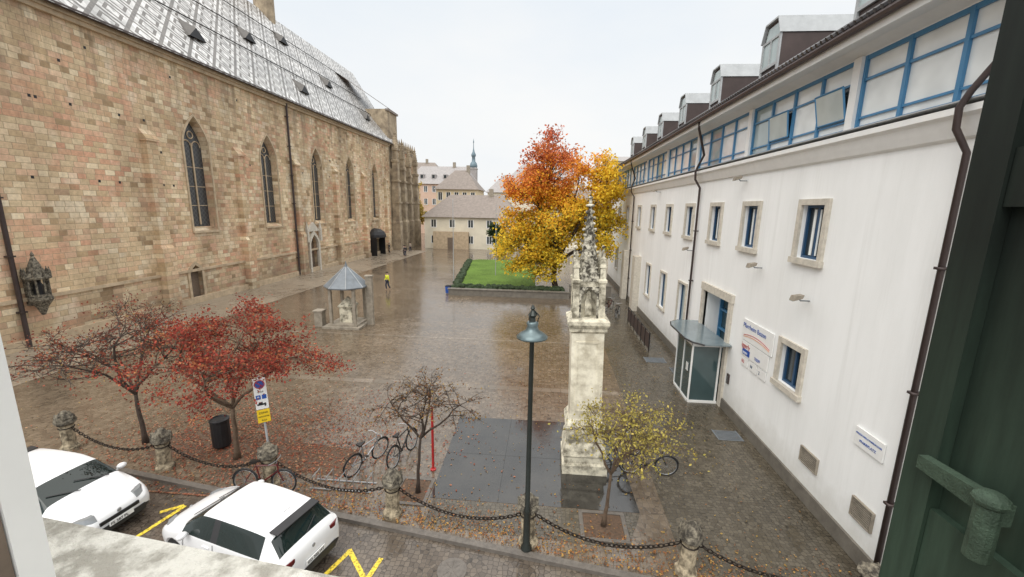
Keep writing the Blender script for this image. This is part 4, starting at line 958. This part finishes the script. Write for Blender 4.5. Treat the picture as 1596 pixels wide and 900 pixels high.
# ------------------------------------------------------------------ people
def person(loc,rz,top,legs,label,hair='hair'):
    o=thing('person',label,'person',loc,rz)
    def skin(name,V,E,Rr,mat,par):
        me=bpy.data.meshes.new(name); me.from_pydata(V,E,[]); ob=bpy.data.objects.new(name,me); COL.objects.link(ob)
        md=ob.modifiers.new('k','SKIN'); 
        for i,r in enumerate(Rr): 
            sv=me.skin_vertices[0].data[i]; sv.radius=(r[0],r[1]) if isinstance(r,tuple) else (r,r); sv.use_root=(i==0)
        s=ob.modifiers.new('s','SUBSURF'); s.levels=1; s.render_levels=1
        bpy.context.view_layer.update(); evalmesh(ob); ob.data.materials.clear(); ob.data.materials.append(M[mat]); ob.parent=par
        ob.data.polygons.foreach_set('use_smooth',[True]*len(ob.data.polygons)); return ob
    V=[(0,0,.96),(0,0,1.2),(0,0,1.42),(0,0,1.52),(0,.01,1.60),(0,.01,1.72),
       (.17,0,1.42),(.24,-.02,1.14),(.23,.10,.90),(.23,.14,.82),(-.17,0,1.42),(-.24,.02,1.14),(-.23,-.06,.88),(-.23,-.07,.80),
       (.09,0,.9),(.10,.10,.5),(.10,.05,.09),(.10,.17,.04),(-.09,0,.9),(-.10,-.04,.5),(-.10,-.24,.12),(-.10,-.14,.05)]
    E=[(0,1),(1,2),(2,3),(3,4),(4,5),(2,6),(6,7),(7,8),(8,9),(2,10),(10,11),(11,12),(12,13),(0,14),(14,15),(15,16),(16,17),(0,18),(18,19),(19,20),(20,21)]
    Rr=[(.14,.10),(.13,.09),(.15,.09),.055,.09,.085,.06,.045,.032,.035,.06,.045,.032,.035,.085,.058,.042,.035,.085,.058,.042,.035]
    skin('body',V,E,Rr,'skin',o)
    skin('jacket',[V[i] for i in (0,1,2,6,7,8,10,11,12)],[(0,1),(1,2),(2,3),(3,4),(4,5),(2,6),(6,7),(7,8)],[(.17,.13),(.16,.12),(.17,.11),.08,.062,.05,.08,.062,.05],top,o)
    skin('trousers',[V[i] for i in (0,14,15,16,18,19,20)],[(0,1),(1,2),(2,3),(0,4),(4,5),(5,6)],[(.15,.115),.1,.075,.06,.1,.075,.06],legs,o)
    MB().ball((0,-.015,1.69),(.098,.105,.10),8).build('hair',o,[hair],True)
    f=MB(); f.ball((.035,.095,1.66),.012,5); f.ball((-.035,.095,1.66),.012,5); f.ball((0,.105,1.63),(.012,.02,.02),5); f.build('face',o,['hair'])
    return o
person((-15.1,38.0,0),2.6,'hivis','jeans',"person walking in bright yellow high visibility vest")
person((-22.5,64.6,0),.5,'coat','jeans',"person in dark coat walking across square")
person((-23.8,71,0),-.4,'coatlight','jeans',"person in beige coat walking across square")
person((-26.6,68.4,0),1.5,'coat','coat',"person in dark clothes near church door")
person((-22.9,65.2,0),.6,'coatlight','coat',"person in pale coat walking across square")
# ------------------------------------------------------------------ distant buildings
def house(name,label,x0,x1,y0,y1,he,hr,wm,rm,ridge='x',floors=2,nw=6,hip=0.25,base=0,dorm=0):
    o=thing(name,label,'building',((x0+x1)/2,y0,0))
    w=(x1-x0)/2; d=y1-y0
    MB().b(-w,w,0,d,0,he).build('wall',o,[wm])
    h=w*hip*2; e=.5
    MB().add([(-w-e,-e,he-.1),(w+e,-e,he-.1),(w+e,d+e,he-.1),(-w-e,d+e,he-.1),(-w+h,d/2,hr),(w-h,d/2,hr)],[(0,1,5,4),(1,2,5),(2,3,4,5),(3,0,4)]).build('roof',o,[rm])
    fh=he/floors
    for fl_ in range(floors):
        for i in range(nw):
            x=-w+(i+.5)*2*w/nw; z=fl_*fh+fh*.35
            wn_=MB().b(x-.45,x+.45,-.03,.02,z,z+fh*.45).build('window',o,['glass']); 
            MB().b(x-.58,x-.45,-.06,.0,z-.1,z+fh*.45+.1).b(x+.45,x+.58,-.06,0,z-.1,z+fh*.45+.1).b(x-.45,x+.45,-.06,0,z-.12,z).b(x-.04,x+.04,-.05,-.03,z,z+fh*.45).build('window_frame',wn_,['white'])
    for i in range(dorm):
        x=-w+h+(i+.5)*(2*w-2*h)/dorm; z=he+(hr-he)*.3; yy=(d/2)*.3
        MB().b(x-.6,x+.6,yy-.6,yy+1.5,z-.5,z+1.1).build('roof_dormer',o,[rm]); MB().b(x-.35,x+.35,yy-.63,yy-.6,z,z+.9).build('dormer_window',o,['glass'])
    MB().b(w*.3,w*.3+.8,d*.45,d*.45+.8,hr-2,hr+1.2).build('chimney',o,['rubble'])
    return o
house('low_house',"low cream building with brown hipped tile roof",-23.5,-5.5,79,92,6.1,10.4,'cream','greyroof','x',2,5,.2)
o=thing('stone_gate_wall',"pale rubble stone wall with dark gateway below low building",'wall',(-18.2,78,0)); MB().b(-3.4,3.4,0,.8,0,3.3).build('wall_stone',o,['trim']); MB().b(-.6,.6,-.03,0,0,2.2).build('gate',o,['brown'])
house('town_house',"salmon coloured town house with grey mansard roof",-42,-22,122,136,14.5,20,'pinkwall','greyroof2','x',4,8,.15,dorm=4)
house('town_house',"yellow town house with grey hipped roof",-27,-17,101,112,12.2,17,'yellowwall','greyroof','x',3,5,.35)
house('town_house',"cream town house with pale grey roof",-16,-2,112,126,12,17,'cream','greyroof2','x',3,7,.25,dorm=3)
house('town_house',"yellow town house with dormer windows",-14,10,150,165,18,24,'yellowwall','greyroof2','x',4,9,.2,dorm=5)
house('town_house',"pale apartment block beyond the square",17,34,128,142,22,24,'cream','greyroof2','x',6,7,.1)
house('town_house',"long grey roofed town house row",-60,-38,150,165,18,24,'cream','greyroof','x',4,8,.2)
house('town_house',"cream town house with grey roof behind tree",-3,12,84,96,8,12,'cream','greyroof','x',2,5,.25)
o=thing('clock_tower',"slender bell tower with blue green onion dome",'tower',(-28.4,161,0))
MB().sq([(1.3,0),(1.3,22),(1.5,22.2),(1.2,22.6)]).build('tower_shaft',o,['greyroof2'])
MB().lathe([(1.3,22.5),(1.5,23.2),(1.2,24.3),(.7,24.9),(.6,26.5),(.85,26.8),(.9,27.4),(.45,28.3),(.15,29.6),(.1,31.5),(.22,31.8),(.02,33.2)],10).build('dome',o,['verdigris'],True)
# ------------------------------------------------------------------ own window: sill, jamb, shutter
S=thing('window_sill',"rough grey stone window sill outside open window",'window sill',(0,.4,7.4)); MB().b(-1.3,1.4,-.3,.115,-.12,0).build('sill_stone',S,['concrete'])
S.rotation_euler=(0,0,-.108)
J=thing('window_jamb',"white painted window jamb with brown inner frame",'window frame',(-.74,.46,7.4)); MB().b(-.16,.0,-.016,.023,.002,1.6).build('white_frame',J,['white']); MB().b(-.5,-.003,-.5,-.018,.002,1.6).build('brown_frame',J,['brown'])
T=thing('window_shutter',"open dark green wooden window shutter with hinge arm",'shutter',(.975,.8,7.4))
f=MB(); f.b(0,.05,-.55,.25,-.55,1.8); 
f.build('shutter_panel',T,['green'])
f=MB(); f.b(-.03,-.001,.17,.25,-.55,1.8); f.b(-.022,-.001,-.55,.168,-.55,-.10); f.b(-.022,-.001,-.55,.168,.62,.74); f.build('shutter_stile',T,['green'])
f=MB(); f.prism([(.0,-.01),(.19,-.004),(.19,.028),(.0,.038)],FYZ,-.055,-.031); f.tube([(-.058,.02,-.10),(-.058,.02,.035)],.022,12); f.ball((-.058,.02,.035),(.03,.03,.02),8); f.build('hinge_arm',T,['greenlight'])
T=thing('stone_bracket',"pale rough stone ledge on wall below shutter hinge",'ledge',(.86,.645,7.36)); MB().b(-.12,.11,-.045,.045,-.08,0).build('ledge_stone',T,['concrete'])
# ------------------------------------------------------------------ camera, light, world
F=644.0
Yc=Vector((55,125,-F)).normalized(); Zc=Vector((60,3317,F)).normalized(); Zc=(Zc-Yc*Zc.dot(Yc)).normalized(); Xc=Yc.cross(Zc)
Rm=Matrix((Xc,Yc,Zc))
cd=bpy.data.cameras.new('camera'); co=bpy.data.objects.new('camera',cd); COL.objects.link(co)
cd.sensor_width=36; cd.lens=36*F/1596; cd.clip_start=.02; cd.clip_end=2500
co.matrix_world=Matrix.Translation((0,0,8))@Rm.to_4x4(); scene.camera=co
w=bpy.data.worlds.new("World"); scene.world=w; w.use_nodes=True; nt=w.node_tree
bg=nt.nodes['Background']; sky=nt.nodes.new('ShaderNodeTexSky'); sky.sky_type='NISHITA'; sky.sun_disc=False
sky.air_density=1.5; sky.dust_density=4
hs=nt.nodes.new('ShaderNodeHueSaturation'); hs.inputs['Saturation'].default_value=.35; nt.links.new(sky.outputs[0],hs.inputs['Color'])
tc=nt.nodes.new('ShaderNodeTexCoord'); s=sep(nt,tc.outputs['Generated'])
cn=noise(nt,scaled(nt,tc.outputs['Generated'],(1,1,2.5)),1.6,5,.55)
cl=ramp(nt,mth(nt,'ADD',mth(nt,'MULTIPLY',cn,.6),mth(nt,'MULTIPLY',s[2],-.5)),[(.02,(.83,.90,.97)),(.33,(.99,.995,.99))])
warm=mix(nt,maprange(nt,s[2],.42,.8),cl,(1.0,.98,.945))
zen=maprange(nt,s[2],.42,.85,1.0,2.4)
vm=nt.nodes.new('ShaderNodeVectorMath'); vm.operation='SCALE'; nt.links.new(warm,vm.inputs[0]); nt.links.new(mth(nt,'MULTIPLY',zen,9.2),vm.inputs['Scale'])
mxs=mix(nt,.9,hs.outputs[0],vm.outputs[0]); nt.links.new(mxs,bg.inputs[0]); bg.inputs[1].default_value=.112
sl=bpy.data.lights.new('sun','SUN'); sl.energy=1.5; sl.angle=math.radians(50); sl.color=(1,.96,.90); so=bpy.data.objects.new('sun',sl); COL.objects.link(so)
az=math.radians(205); el=math.radians(48)
sky.sun_elevation=el; sky.sun_rotation=az
dirv=Vector((math.sin(az)*math.cos(el),math.cos(az)*math.cos(el),math.sin(el)))
so.rotation_euler=dirv.to_track_quat('Z','Y').to_euler()
scene.view_settings.view_transform='Standard'; scene.view_settings.look='None'; scene.view_settings.exposure=0
